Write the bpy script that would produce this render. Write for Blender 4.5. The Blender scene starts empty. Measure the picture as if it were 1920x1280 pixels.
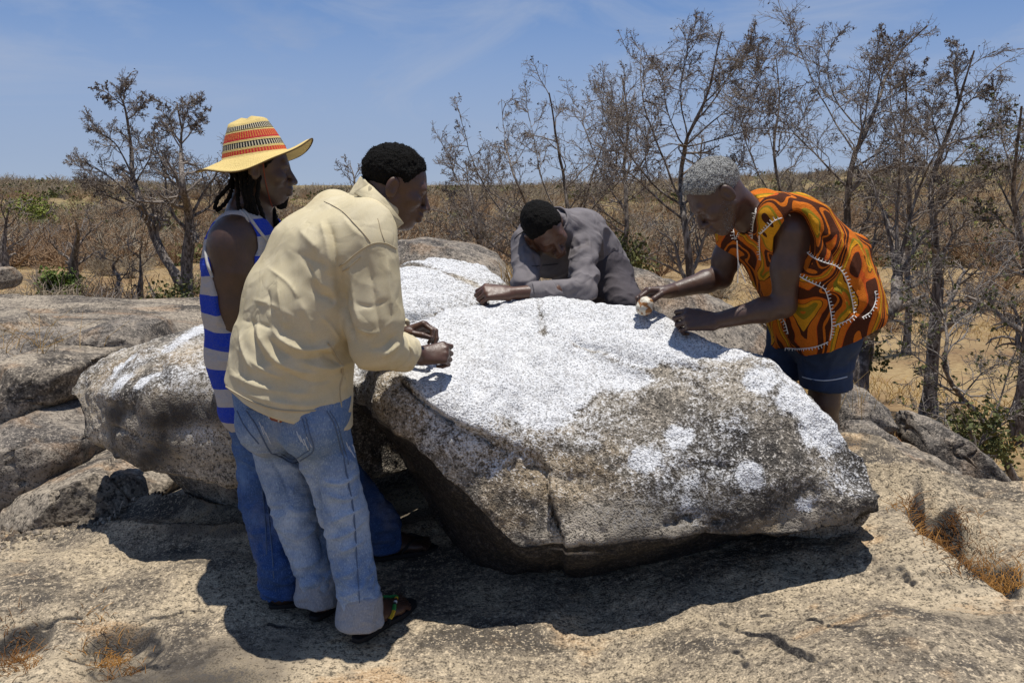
import bpy, math, random
import numpy as np
from mathutils import Vector, Matrix

# ------------------------------------------------------------------ camera, sky, sun, exposure
SC = bpy.context.scene
COL = SC.collection
FPX, PITCH, CAMH = 1600.0, math.radians(10.4), 1.5      # focal length in pixels of a 1920 wide frame
_cam = bpy.data.cameras.new('camera')
_cam.lens = 30.0; _cam.sensor_width = 36.0; _cam.clip_start = 0.05; _cam.clip_end = 6000
cam = bpy.data.objects.new('camera', _cam); COL.objects.link(cam)
cam.location = (0, 0, CAMH); cam.rotation_euler = (math.radians(90) - PITCH, 0, 0)
SC.camera = cam

SUN_EL, SUN_AZ = math.radians(86.5), math.radians(75)      # azimuth measured from +Y towards +X
SUNV = np.array([math.cos(SUN_EL) * math.sin(SUN_AZ), math.cos(SUN_EL) * math.cos(SUN_AZ), math.sin(SUN_EL)])
world = bpy.data.worlds.new('World'); SC.world = world; world.use_nodes = True
wn, wl = world.node_tree.nodes, world.node_tree.links
wn.clear()
w_out = wn.new('ShaderNodeOutputWorld'); w_bg = wn.new('ShaderNodeBackground')
w_sky = wn.new('ShaderNodeTexSky'); w_sky.sky_type = 'NISHITA'; w_sky.sun_disc = False
w_sky.sun_elevation = SUN_EL; w_sky.sun_rotation = SUN_AZ
w_sky.altitude = 2500; w_sky.air_density = 0.7; w_sky.dust_density = 0.0; w_sky.ozone_density = 4.5
w_bg.inputs['Strength'].default_value = 0.115
w_tc = wn.new('ShaderNodeTexCoord'); w_map = wn.new('ShaderNodeMapping')
w_map.inputs['Scale'].default_value = (1.0, 1.6, 3.4); w_map.inputs['Rotation'].default_value = (0, 0.12, 0.6)
w_n = wn.new('ShaderNodeTexNoise'); w_n.inputs['Scale'].default_value = 2.1
w_n.inputs['Detail'].default_value = 7; w_n.inputs['Roughness'].default_value = 0.55; w_n.inputs['Distortion'].default_value = 0.6
w_r = wn.new('ShaderNodeMapRange'); w_r.inputs['From Min'].default_value = 0.38; w_r.inputs['From Max'].default_value = 0.66
w_r.inputs['To Min'].default_value = 0.0; w_r.inputs['To Max'].default_value = 0.8
w_mix = wn.new('ShaderNodeMixRGB'); w_mix.inputs['Color2'].default_value = (2.5, 3.05, 4.25, 1)
w_hsv = wn.new('ShaderNodeHueSaturation'); w_hsv.inputs['Saturation'].default_value = 1.25
wl.new(w_tc.outputs['Generated'], w_map.inputs['Vector']); wl.new(w_map.outputs[0], w_n.inputs['Vector'])
w_sep = wn.new('ShaderNodeSeparateXYZ'); w_hz = wn.new('ShaderNodeMapRange'); w_hz.interpolation_type = 'SMOOTHSTEP'      # dust haze thickening to the horizon
w_hz.inputs['From Min'].default_value = 0.34; w_hz.inputs['From Max'].default_value = 0.02; w_hz.inputs['To Max'].default_value = 0.9
w_max = wn.new('ShaderNodeMath'); w_max.operation = 'MAXIMUM'
wl.new(w_tc.outputs['Generated'], w_sep.inputs[0]); wl.new(w_sep.outputs['Z'], w_hz.inputs['Value'])
wl.new(w_n.outputs['Fac'], w_r.inputs['Value']); wl.new(w_r.outputs[0], w_max.inputs[0]); wl.new(w_hz.outputs[0], w_max.inputs[1]); wl.new(w_max.outputs[0], w_mix.inputs['Fac'])
wl.new(w_sky.outputs[0], w_hsv.inputs['Color']); wl.new(w_hsv.outputs[0], w_mix.inputs['Color1'])
w_n2 = wn.new('ShaderNodeTexNoise'); w_n2.inputs['Scale'].default_value = 2.6; w_n2.inputs['Detail'].default_value = 8; w_n2.inputs['Roughness'].default_value = 0.6; w_n2.inputs['Distortion'].default_value = 1.1
w_r2 = wn.new('ShaderNodeMapRange'); w_r2.inputs['From Min'].default_value = 0.47; w_r2.inputs['From Max'].default_value = 0.74; w_r2.inputs['To Max'].default_value = 0.6
w_wisp = wn.new('ShaderNodeMixRGB'); w_wisp.inputs['Color2'].default_value = (2.9, 3.45, 4.6, 1)                                          # thin high cloud
w_map2 = wn.new('ShaderNodeMapping'); w_map2.inputs['Scale'].default_value = (1.3, 1.3, 4.2); w_map2.inputs['Location'].default_value = (3.1, 1.7, 0.4); w_map2.inputs['Rotation'].default_value = (0.15, 0.2, 0)
wl.new(w_tc.outputs['Generated'], w_map2.inputs['Vector']); wl.new(w_map2.outputs[0], w_n2.inputs['Vector']); wl.new(w_n2.outputs['Fac'], w_r2.inputs['Value'])
wl.new(w_r2.outputs[0], w_wisp.inputs['Fac']); wl.new(w_mix.outputs[0], w_wisp.inputs['Color1']); wl.new(w_wisp.outputs[0], w_bg.inputs['Color']); wl.new(w_bg.outputs[0], w_out.inputs['Surface'])

_sun = bpy.data.lights.new('sun', 'SUN'); _sun.energy = 4.5; _sun.angle = math.radians(0.53); _sun.color = (1.0, 0.955, 0.88)
sun = bpy.data.objects.new('sun', _sun); COL.objects.link(sun)
sun.rotation_euler = Vector(SUNV).to_track_quat('Z', 'Y').to_euler()
SC.view_settings.view_transform = 'Standard'; SC.view_settings.look = 'None'
SC.view_settings.exposure = 0.18; SC.view_settings.gamma = 1.0
SC.view_settings.use_curve_mapping = False
SC.cycles.max_bounces = 6

# ------------------------------------------------------------------ helpers: picture measures to place
_FW = np.array([0, math.cos(PITCH), -math.sin(PITCH)]); _UP = np.array([0, math.sin(PITCH), math.cos(PITCH)])
CAM = np.array([0, 0, CAMH])
def raydir(px, py):
    return _FW + (px - 960) / FPX * np.array([1., 0, 0]) - (py - 640) / FPX * _UP
def W(px, py, Y):                      # place at distance Y seen in direction (px, py)
    d = raydir(px, py); return CAM + d * (Y / d[1])
def WZ(px, py, z):                     # place at height z
    d = raydir(px, py); return CAM + d * ((z - CAMH) / d[2])
def rowz(py, Y): return W(960, py, Y)[2]
def project(P):
    Q = P - CAM; zc = Q @ _FW
    return np.stack([960 + FPX * Q[..., 0] / zc, 640 - FPX * (Q @ _UP) / zc], -1)

# ------------------------------------------------------------------ noise
def _hash(ix, iy, iz, seed):
    h = (ix.astype(np.uint32) * np.uint32(374761393) + iy.astype(np.uint32) * np.uint32(668265263)
         + iz.astype(np.uint32) * np.uint32(2246822519) + np.uint32(seed * 3266489917 % 4294967296))
    h = (h ^ (h >> np.uint32(13))) * np.uint32(1274126177)
    h = h ^ (h >> np.uint32(16))
    return (h & np.uint32(0xffffff)).astype(np.float64) / float(0xffffff) * 2 - 1
def vnoise(P, seed=0):
    P = np.asarray(P, float); F = np.floor(P); f = P - F
    I = F.astype(np.int64); u = f * f * f * (f * (f * 6 - 15) + 10)
    r = 0
    for dx in (0, 1):
        wx = u[..., 0] if dx else 1 - u[..., 0]
        for dy in (0, 1):
            wy = u[..., 1] if dy else 1 - u[..., 1]
            for dz in (0, 1):
                wz = u[..., 2] if dz else 1 - u[..., 2]
                r = r + wx * wy * wz * _hash(I[..., 0] + dx, I[..., 1] + dy, I[..., 2] + dz, seed)
    return r
def fbm(P, scale=1.0, octaves=4, gain=0.5, seed=0):
    r = 0; a = 1.0; s = scale
    for o in range(octaves):
        r = r + a * vnoise(P * s + 17.3 * o, seed + o); a *= gain; s *= 2.03
    return r
def sstep(a, b, x):
    t = np.clip((x - a) / (b - a), 0, 1); return t * t * (3 - 2 * t)
def poly_dist(P, pts, reach=None):     # distance to a polyline and the parameter along it (only within reach, if given)
    pts = np.asarray(pts, float); best = np.full(len(P), 1e9); par = np.zeros(len(P)); n = len(pts) - 1
    if reach is not None:
        m = ((P > pts.min(0) - reach) & (P < pts.max(0) + reach)).all(1)
        if m.any(): best[m], par[m] = poly_dist(P[m], pts)
        return best, par
    for i in range(n):
        a, b = pts[i], pts[i + 1]; ab = b - a
        t = np.clip(((P - a) @ ab) / max(ab @ ab, 1e-12), 0, 1)
        d = np.linalg.norm(P - a - t[..., None] * ab, axis=-1)
        m = d < best; best = np.where(m, d, best); par = np.where(m, (i + t) / n, par)
    return best, par
def smooth_line(pts, n=8):
    pts = np.asarray(pts, float)
    if len(pts) < 3: 
        t = np.linspace(0, 1, n + 1)[:, None]; return pts[0] * (1 - t) + pts[-1] * t
    p = np.vstack([2 * pts[0] - pts[1], pts, 2 * pts[-1] - pts[-2]]); out = []
    for i in range(1, len(p) - 2):
        for t in np.arange(n) / n:
            out.append(0.5 * (2 * p[i] + (p[i + 1] - p[i - 1]) * t + (2 * p[i - 1] - 5 * p[i] + 4 * p[i + 1] - p[i + 2]) * t * t
                              + (3 * p[i] - p[i - 1] - 3 * p[i + 1] + p[i + 2]) * t ** 3))
    out.append(pts[-1]); return np.array(out)

# ------------------------------------------------------------------ helpers: meshes and objects
def mesh_data(name, V, F, mat=None, smooth=True, attrs=None):
    V = np.asarray(V, np.float32); me = bpy.data.meshes.new(name)
    F = [np.asarray(f) for f in (F if isinstance(F, (list, tuple)) else [F])]
    F = [f for f in F if len(f)]
    tot = np.concatenate([np.full(len(f), f.shape[1]) for f in F]); idx = np.concatenate([f.ravel() for f in F])
    me.vertices.add(len(V)); me.vertices.foreach_set('co', V.ravel())
    me.loops.add(len(idx)); me.loops.foreach_set('vertex_index', idx.astype(np.int32))
    me.polygons.add(len(tot)); st = np.concatenate([[0], np.cumsum(tot)[:-1]]).astype(np.int32)
    me.polygons.foreach_set('loop_start', st)
    me.polygons.foreach_set('use_smooth', np.full(len(tot), smooth))
    me.update(calc_edges=True); me.validate()
    for k, v in (attrs or {}).items():
        v = np.asarray(v, np.float32)
        if v.ndim == 1:
            a = me.attributes.new(k, 'FLOAT', 'POINT'); a.data.foreach_set('value', v)
        else:
            a = me.attributes.new(k, 'FLOAT_VECTOR', 'POINT'); a.data.foreach_set('vector', v.ravel())
    if mat is not None: me.materials.append(mat)
    return me
def link(name, me, parent=None, loc=None):
    o = bpy.data.objects.new(name, me); COL.objects.link(o)
    if parent is not None: o.parent = parent
    if loc is not None: o.location = loc
    return o
def tag(o, label=None, cat=None, group=None, kind=None):
    for k, v in (('label', label), ('category', cat), ('group', group), ('kind', kind)):
        if v: o[k] = v
    return o
def base_of(o):
    p = np.zeros(3)
    while o is not None: p = p + np.array(o.location); o = o.parent
    return p
def part(name, V, F, mat, parent, smooth=True, attrs=None):      # vertices given in world space
    return link(name, mesh_data(name, np.asarray(V) - base_of(parent), F, mat, smooth, attrs), parent)
def thing(name, loc, label, cat, group=None):
    o = link(name, None, None, tuple(loc)); o.empty_display_size = 0.1
    return tag(o, label, cat, group)
def solid(name, V, F, mat, label=None, cat=None, group=None, kind=None, smooth=True, attrs=None, base=None):
    V = np.asarray(V); base = V.mean(0) * [1, 1, 0] + [0, 0, V[:, 2].min()] if base is None else np.asarray(base)
    o = link(name, mesh_data(name, V - base, F, mat, smooth, attrs), None, tuple(base))
    return tag(o, label, cat, group, kind)
def grid_faces(n, m, wrap_m=False):
    i, j = np.meshgrid(np.arange(n - 1), np.arange(m if wrap_m else m - 1), indexing='ij')
    j2 = (j + 1) % m
    return np.stack([i * m + j, i * m + j2, (i + 1) * m + j2, (i + 1) * m + j], -1).reshape(-1, 4)
def vnormals(V, F):
    N = np.zeros_like(V)
    for f in (F if isinstance(F, (list, tuple)) else [F]):
        if not len(f): continue
        n = np.cross(V[f[:, 2]] - V[f[:, 0]], V[f[:, -1]] - V[f[:, 1]])
        for c in range(f.shape[1]):
            for k in range(3): N[:, k] += np.bincount(f[:, c], n[:, k], len(V))
    return N / np.maximum(np.linalg.norm(N, axis=1, keepdims=True), 1e-12)
def tubes(paths, sides=5, cap=False):
    """paths: list of (points (n,3), radii (n,)); one joined mesh of round tubes"""
    Vs, Fs, o = [], [], 0
    ang = np.arange(sides) * 2 * math.pi / sides; ca, sa = np.cos(ang), np.sin(ang)
    for P, R in paths:
        P = np.asarray(P, float); n = len(P); R = np.broadcast_to(np.asarray(R, float), (n,))
        T = np.gradient(P, axis=0); T /= np.maximum(np.linalg.norm(T, axis=1, keepdims=True), 1e-9)
        ref = np.array([0.31, 0.17, 0.93]) if abs(T[0][2]) < 0.85 else np.array([1., 0.1, 0])
        A = np.cross(T, ref); A /= np.maximum(np.linalg.norm(A, axis=1, keepdims=True), 1e-9); B = np.cross(T, A)
        ring = P[:, None] + R[:, None, None] * (A[:, None] * ca[None, :, None] + B[:, None] * sa[None, :, None])
        Vs.append(ring.reshape(-1, 3)); Fs.append(grid_faces(n, sides, True)[:, ::-1] + o)
        o += n * sides
        if cap:
            Vs.append(P[[0, -1]]); k = np.arange(sides); k2 = (k + 1) % sides
            Fs.append(np.stack([k + o - n * sides, np.full(sides, o), k2 + o - n * sides, k2 + o - n * sides], -1))
            Fs.append(np.stack([k2 + o - sides, np.full(sides, o + 1), k + o - sides, k + o - sides], -1)); o += 2
    F = np.concatenate(Fs)
    deg = F[:, 2] == F[:, 3]
    return np.concatenate(Vs), [F[~deg], F[deg][:, :3]]

# ------------------------------------------------------------------ helpers: materials
def mat(name, color=(0.5, 0.5, 0.5), rough=0.7, spec=0.3):
    m = bpy.data.materials.new(name); m.use_nodes = True
    b = m.node_tree.nodes['Principled BSDF']
    b.inputs['Base Color'].default_value = (*color, 1); b.inputs['Roughness'].default_value = rough
    b.inputs['Specular IOR Level'].default_value = spec
    return m
class NT:
    """small node-graph builder"""
    def __init__(s, m): s.m = m; s.t = m.node_tree; s.n = s.t.nodes; s.b = s.n['Principled BSDF']
    def new(s, typ, ins=None, **props):
        n = s.n.new('ShaderNode' + typ)
        for k, v in props.items(): setattr(n, k, v)
        for k, v in (ins or {}).items(): s.set(n.inputs[k], v)
        return n
    def set(s, sock, v):
        if hasattr(v, 'is_output') or isinstance(v, bpy.types.NodeSocket): s.t.links.new(v, sock)
        elif isinstance(v, (tuple, list)) and len(v) == 3 and sock.type == 'RGBA': sock.default_value = (*v, 1)
        else: sock.default_value = v
    def co(s): return s.new('TexCoord').outputs['Object']
    def attr(s, name): return s.new('Attribute', attribute_name=name).outputs['Fac']
    def attrv(s, name): return s.new('Attribute', attribute_name=name).outputs['Vector']
    def map(s, vec, scale=(1, 1, 1), rot=(0, 0, 0), loc=(0, 0, 0)):
        return s.new('Mapping', {'Vector': vec, 'Scale': scale, 'Rotation': rot, 'Location': loc}).outputs[0]
    def noise(s, vec, scale, detail=3, rough=0.55, dist=0.0):
        return s.new('TexNoise', {'Vector': vec, 'Scale': scale, 'Detail': detail, 'Roughness': rough, 'Distortion': dist}).outputs['Fac']
    def voro(s, vec, scale, feature='F1', rand=1.0, out='Distance'):
        return s.new('TexVoronoi', {'Vector': vec, 'Scale': scale, 'Randomness': rand}, feature=feature).outputs[out]
    def rng(s, v, a, b, c=0.0, d=1.0, smooth=True):
        return s.new('MapRange', {'Value': v, 'From Min': a, 'From Max': b, 'To Min': c, 'To Max': d},
                     interpolation_type='SMOOTHSTEP' if smooth else 'LINEAR').outputs[0]
    def math(s, op, a, b=0.0, clamp=False):
        n = s.n.new('ShaderNodeMath'); n.operation = op; n.use_clamp = clamp
        s.set(n.inputs[0], a); s.set(n.inputs[1], b); return n.outputs[0]
    def mix(s, fac, a, b, typ='MIX'):
        n = s.n.new('ShaderNodeMixRGB'); n.blend_type = typ
        s.set(n.inputs[0], fac); s.set(n.inputs[1], a); s.set(n.inputs[2], b); return n.outputs[0]
    def ramp(s, fac, stops, interp='LINEAR'):
        n = s.n.new('ShaderNodeValToRGB'); r = n.color_ramp; r.interpolation = interp
        while len(r.elements) < len(stops): r.elements.new(0.5)
        for e, (p, c) in zip(r.elements, stops): e.position = p; e.color = (*c, 1)
        s.set(n.inputs[0], fac); return n.outputs[0]
    def color(s, c): s.set(s.b.inputs['Base Color'], c)
    def rough(s, v): s.set(s.b.inputs['Roughness'], v)
    def bump(s, h, strength=0.5, dist=0.01):
        n = s.new('Bump', {'Height': h, 'Strength': strength, 'Distance': dist}); s.t.links.new(n.outputs[0], s.b.inputs['Normal']); return n
# ================================================================== rock materials
def rock_mat(name, pale=(0.34, 0.29, 0.225), mid=(0.17, 0.145, 0.115), dark=(0.045, 0.04, 0.036), warm=(0.36, 0.23, 0.13),
             white=(0.66, 0.665, 0.675), grain=230.0, bump=0.6, bias=0.0, streak=(1, 1, 1), whitecol=True):
    """granite: coarse crystal grain over large weathering patches; attribute 'white' = fresh pale rock, 'dark' = black patina"""
    m = mat(name, mid, 0.85, 0.25); g = NT(m); c = g.co()
    nz = g.new('TexNoise', {'Vector': g.map(c, streak, (0, 0, 0.35)), 'Scale': 2.2, 'Detail': 4.0, 'Roughness': 0.66, 'Distortion': 0.4})
    sp = g.new('SeparateColor', {'Color': nz.outputs['Color']})
    p, p2 = sp.outputs[0], sp.outputs[1]
    base = g.ramp(g.math('ADD', p, bias), [(0.34, dark), (0.45, mid), (0.56, pale), (0.70, tuple(min(1, v * 1.15) for v in pale))])
    base = g.mix(g.rng(p2, 0.54, 0.68, 0.0, 0.6), base, warm)
    fine = g.new('TexNoise', {'Vector': c, 'Scale': grain, 'Detail': 1.5, 'Roughness': 0.6}); n1 = fine.outputs['Fac']
    mids = g.new('TexNoise', {'Vector': c, 'Scale': grain * 0.36, 'Detail': 2.0, 'Roughness': 0.65}); n2 = mids.outputs['Fac']
    gr = g.math('ADD', g.math('MULTIPLY', n1, 0.5), g.math('MULTIPLY', n2, 0.5))
    lum = g.new('SeparateColor', {'Color': fine.outputs['Color']}).outputs[2]
    wa = g.attr('white')
    wf = g.rng(g.math('ADD', wa, g.math('MULTIPLY', g.math('SUBTRACT', gr, 0.5), 1.9)), 0.24, 0.72)
    base = g.mix(g.rng(gr, 0.485, 0.40, 0.0, 0.82), base, tuple(v * 0.22 for v in mid))
    base = g.mix(g.rng(gr, 0.53, 0.62, 0.0, 0.62), base, tuple(min(0.85, v * 1.8) for v in pale))
    if whitecol:
        wcol = g.mix(g.rng(lum, 0.53, 0.62, 0.0, 0.75), white, (0.13, 0.13, 0.135))
        wcol = g.mix(g.rng(n2, 0.50, 0.40, 0.0, 0.45), wcol, (0.36, 0.35, 0.34))
        base = g.mix(wf, base, wcol)
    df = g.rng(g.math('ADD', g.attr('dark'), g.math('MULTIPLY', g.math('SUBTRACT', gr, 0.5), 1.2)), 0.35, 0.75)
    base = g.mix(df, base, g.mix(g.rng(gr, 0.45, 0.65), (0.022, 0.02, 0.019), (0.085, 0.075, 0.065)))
    g.color(base); b = g.new('Bump', {'Height': gr, 'Strength': bump, 'Distance': 0.012}); g.t.links.new(b.outputs[0], g.b.inputs['Normal'])
    return m
M_BOULDER = rock_mat('weathered_granite', pale=(0.385, 0.335, 0.265), mid=(0.20, 0.175, 0.142), dark=(0.068, 0.061, 0.054), warm=(0.37, 0.275, 0.165), grain=150, bump=1.0, bias=-0.03)
M_GROUND = rock_mat('whaleback_granite', pale=(0.37, 0.30, 0.205), mid=(0.235, 0.192, 0.138), dark=(0.085, 0.072, 0.058), warm=(0.48, 0.31, 0.16), grain=135, bump=0.95, bias=-0.025, streak=(1.0, 1.7, 1.0))
M_SLAB = rock_mat('grey_slab_rock', pale=(0.275, 0.232, 0.178), mid=(0.155, 0.13, 0.102), dark=(0.06, 0.052, 0.044), warm=(0.32, 0.21, 0.125), grain=75, bump=0.7, bias=-0.01, streak=(0.6, 1.6, 1.6))
M_DARKROCK = rock_mat('dark_outcrop_rock', pale=(0.24, 0.205, 0.165), mid=(0.12, 0.105, 0.09), dark=(0.045, 0.04, 0.037), warm=(0.27, 0.18, 0.11), grain=110, bump=0.7, bias=-0.01)

# ================================================================== terrain
def bump2(x, y, cx, cy, rx, ry, h, p=1.0):
    return h * np.exp(-(((x - cx) / rx) ** 2 + ((y - cy) / ry) ** 2) ** p)
_cx = [-6, -3.2, -2.4, -2.0, -1.75, -1.0, 0, 1, 1.6, 2.2, 3.2, 6]
_cy = [2.9, 3.1, 3.45, 3.72, 4.2, 5.0, 5.3, 4.6, 4.0, 3.5, 3.1, 2.8]
def plain_z(x, y):
    """level of the open savanna round the outcrop, rising to low hills"""
    r = np.sqrt(x * x + y * y); th = np.arctan2(x, np.maximum(y, 1e-3))
    z = np.interp(r, [0, 5, 9, 20, 40, 70, 3000], [-0.62, -0.62, -0.72, -1.05, -1.5, -1.3, -1.3])
    hill = np.interp(th, [-1.2, -0.6, -0.45, -0.25, 0.0, 0.2, 0.4, 0.55, 1.2], [0.6, 1.5, 1.2, 0.2, 0.6, 1.5, 3.7, 4.4, 4.0]) + 1.3
    z = z + hill * sstep(45, 170, r) * (1 - 0.6 * sstep(230, 700, r))
    P = np.stack([x, y, np.zeros_like(x)], -1)
    return z + 0.10 * fbm(P, 0.3, 3, seed=5) * sstep(4, 12, r) + 0.5 * fbm(P, 0.03, 3, seed=9) * sstep(30, 90, r)
def ground_z(x, y, fine=True):
    """surface of the granite whaleback the people stand on"""
    x = np.asarray(x, float); y = np.asarray(y, float)
    z = 0.23 * sstep(0.10, 1.15, x) + 0.05 * sstep(1.4, 2.3, x)
    z = z - 0.06 * sstep(-1.0, -2.2, x) + bump2(x, y, 0.45, 4.25, 0.75, 0.6, 0.36)
    crest = np.interp(x, _cx, _cy)
    over = np.maximum(y - crest, 0)
    z = z - (0.75 - 0.55 * sstep(-0.9, -1.8, x)) * (1 - np.exp(-(over / 0.45) ** 1.5)) - (0.14 - 0.10 * sstep(-0.9, -1.8, x)) * over
    z = z - 0.05 * sstep(0.9, 0.0, np.abs(y - crest))* sstep(-0.9, -1.8, x)
    # trench with dead grass on the right
    c = np.interp(y, [2.3, 2.62, 2.8, 3.0, 3.25, 3.6], [1.55, 1.53, 1.56, 1.60, 1.68, 1.80])
    tw = np.interp(y, [2.45, 2.6, 2.8, 3.0, 3.15, 3.4], [0.03, 0.08, 0.125, 0.12, 0.07, 0.03])
    dep = np.interp(y, [2.4, 2.55, 2.7, 3.0, 3.2, 3.5], [0, 0.07, 0.14, 0.15, 0.10, 0.0])
    q = (x - c) / np.maximum(tw, 0.01)
    z = z - dep * np.exp(-np.abs(q) ** np.where(q < 0, 6, 2.4)) + 0.09 * np.exp(-(np.maximum(-(q + 1.1), 0) / 3.0) ** 2) * (q < -0.5) * sstep(2.4, 2.7, y) * sstep(3.7, 3.2, y)
    # two small steps with hollows at the lower left
    for hx, hy in ((-1.36, 2.66), (-1.72, 2.70)):
        d = (x - hx) * 0.8 + (y - hy) * 0.6; e = -(x - hx) * 0.6 + (y - hy) * 0.8
        z = z - 0.085 * np.exp(-(e / 0.17) ** 2) * np.exp(-np.abs(d / 0.12) ** 3) * (1 + 0.3 * np.sin(e * 30))
    P = np.stack([x, y, 0 * x], -1)
    k = 1 - 0.75 * np.exp(-(((x + 0.5) / 0.45) ** 2 + ((y - 2.85) / 0.45) ** 2) ** 2)
    z = z + 0.065 * fbm(P, 0.9, 3, seed=3) * k
    # broad overlapping sheets of rock: sharp little lips
    w = P + 0.22 * np.stack([fbm(P, 1.3, 3, seed=31), fbm(P, 1.3, 3, seed=41), 0 * x], -1)
    s = (w[..., 0] * 0.42 + w[..., 1] * 1.0) * 2.1
    saw = s - np.floor(s); z = z + 0.095 * k * (saw ** 4.0 - 0.2) * sstep(-0.15, 0.45, fbm(P, 0.8, 2, seed=51) + 0.35 * sstep(0, 1, x))
    if fine: z = z + 0.009 * k * fbm(P, 7, 4, 0.62, seed=13)
    return z
def gz(x, y): return float(ground_z(np.array([x]), np.array([y]))[0])

nx, ny = 640, 460
gx = np.linspace(-1, 1, nx); gx = 4.6 * (0.55 * gx + 0.45 * gx ** 3)
gy = 1.3 + np.interp(np.linspace(0, 1, ny), [0, 0.1, 0.72, 1], [0, 0.95, 2.6, 5.7])
X, Y = np.meshgrid(gx, gy, indexing='ij'); Z = ground_z(X, Y)
V = np.stack([X, Y, Z], -1).reshape(-1, 3); Fq = grid_faces(nx, ny)[:, ::-1]
PR = project(V)
# cracks read off the photograph, as grooves in the rock
G_CRACKS = [([(1315, 1145), (1380, 1180), (1450, 1195), (1500, 1222), (1590, 1245), (1660, 1268)], 0.012, 0.022), ([(1410, 1155), (1500, 1160), (1580, 1172), (1660, 1168)], 0.010, 0.016),
            ([(1650, 1180), (1680, 1200), (1710, 1205), (1745, 1188)], 0.007, 0.014), ([(1695, 1060), (1715, 1100), (1740, 1135)], 0.007, 0.014),
            ([(1705, 960), (1760, 1000), (1790, 1050), (1785, 1110)], 0.012, 0.016), ([(1690, 1220), (1740, 1240), (1790, 1262)], 0.006, 0.012),
            ([(260, 1165), (330, 1152), (390, 1140)], 0.012, 0.02), ([(80, 1170), (130, 1158), (170, 1153)], 0.012, 0.02), ([(330, 1235), (300, 1252), (250, 1262), (215, 1279)], 0.009, 0.015),
            ([(470, 1180), (520, 1172), (560, 1178)], 0.008, 0.012), ([(960, 1170), (985, 1182), (1010, 1178)], 0.006, 0.009), ([(1340, 1215), (1390, 1225), (1400, 1262)], 0.006, 0.009),
            ([(1640, 990), (1670, 1005), (1690, 995)], 0.006, 0.01), ([(1800, 905), (1860, 930), (1919, 940)], 0.03, 0.035), ([(1790, 945), (1850, 960), (1919, 985)], 0.014, 0.02)]
def lay_line(px, VV, PP, keep=None):
    out = []
    for q in px:
        d = np.hypot(PP[:, 0] - q[0], PP[:, 1] - q[1])
        if keep is not None: d = np.where(keep, d, 1e9)
        out.append(VV[np.argmin(d)])
    return smooth_line(np.array(out), 10)
crk = np.zeros(len(V))
for px, wd, dp in G_CRACKS:
    L = lay_line(px, V, PR, V[:, 1] < 4.3)
    L = L + 0.014 * np.stack([vnoise(L * 18, 3), vnoise(L * 18, 4), 0 * L[:, 0]], -1) + 0.006 * np.stack([vnoise(L * 70, 3), vnoise(L * 70, 4), 0 * L[:, 0]], -1); wd = wd * 0.45
    d, t = poly_dist(V[:, :2], L[:, :2], wd * 4); tap = np.minimum(1, np.minimum(t, 1 - t) * 6)
    V[:, 2] -= 1.5 * dp * tap * (0.6 + 0.8 * np.clip(vnoise(V * 25, 77), -0.6, 1)) * np.exp(-(d / wd) ** 2); crk = np.maximum(crk, tap * np.exp(-(d / (wd * 1.1)) ** 2))
dark = np.zeros(len(V)); white = np.zeros(len(V))
dark = 0.50 * fbm(V * [1, 1.5, 1], 1.1, 4, seed=71) - 0.06
slope = vnormals(V, Fq)[:, 2]
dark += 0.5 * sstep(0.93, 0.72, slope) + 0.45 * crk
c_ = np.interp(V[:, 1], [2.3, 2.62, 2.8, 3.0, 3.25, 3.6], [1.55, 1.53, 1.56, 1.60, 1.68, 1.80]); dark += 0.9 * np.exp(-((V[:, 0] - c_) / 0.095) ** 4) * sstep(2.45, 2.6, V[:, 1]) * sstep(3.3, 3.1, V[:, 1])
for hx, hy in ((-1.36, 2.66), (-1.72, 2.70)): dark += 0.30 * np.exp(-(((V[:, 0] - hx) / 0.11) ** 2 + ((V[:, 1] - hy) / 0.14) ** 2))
white = -0.5 + 0.3 * fbm(V, 1.4, 3, seed=75)
solid('granite_outcrop', V, Fq, M_GROUND, kind='structure', attrs={'dark': dark, 'white': white}, base=(0, 0, 0))

# savanna: one sheet to the horizon
r = np.concatenate([np.linspace(0, 14, 60), 14 * (3000 / 14) ** np.linspace(0.02, 1, 110)])
th = np.linspace(-math.pi, math.pi, 361)
R, TH = np.meshgrid(r, th, indexing='ij'); X = R * np.sin(TH); Y = R * np.cos(TH)
Z = plain_z(X, Y) - 0.6 * (1 - sstep(3.0, 5.5, R))
V = np.stack([X, Y, Z], -1).reshape(-1, 3)
M_SAV = mat('savanna_soil', (0.3, 0.2, 0.1), 0.95, 0.1); g = NT(M_SAV); c = g.co()
b = g.ramp(g.noise(c, 0.3, 5, 0.68, 0.5), [(0.32, (0.15, 0.085, 0.045)), (0.44, (0.22, 0.145, 0.075)), (0.56, (0.30, 0.215, 0.11)), (0.70, (0.24, 0.15, 0.085))])
n_ = g.noise(g.map(c, (1, 1.6, 1)), 14, 4, 0.75)
b = g.mix(g.rng(n_, 0.46, 0.66, 0.0, 0.5), b, (0.38, 0.29, 0.155)); b = g.mix(g.rng(n_, 0.48, 0.34, 0.0, 0.6), b, (0.10, 0.06, 0.032))
far = g.rng(g.new('VectorMath', {0: c}, operation='LENGTH').outputs['Value'], 25, 90)
b = g.mix(g.math('MULTIPLY', far, 0.8), b, g.ramp(g.noise(c, 0.12, 4, 0.7), [(0.38, (0.17, 0.125, 0.07)), (0.5, (0.26, 0.195, 0.10)), (0.62, (0.19, 0.18, 0.075))]))
g.color(b)
solid('savanna_ground', V, grid_faces(len(r), len(th)), M_SAV, kind='structure', base=(0, 0, 0))

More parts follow.
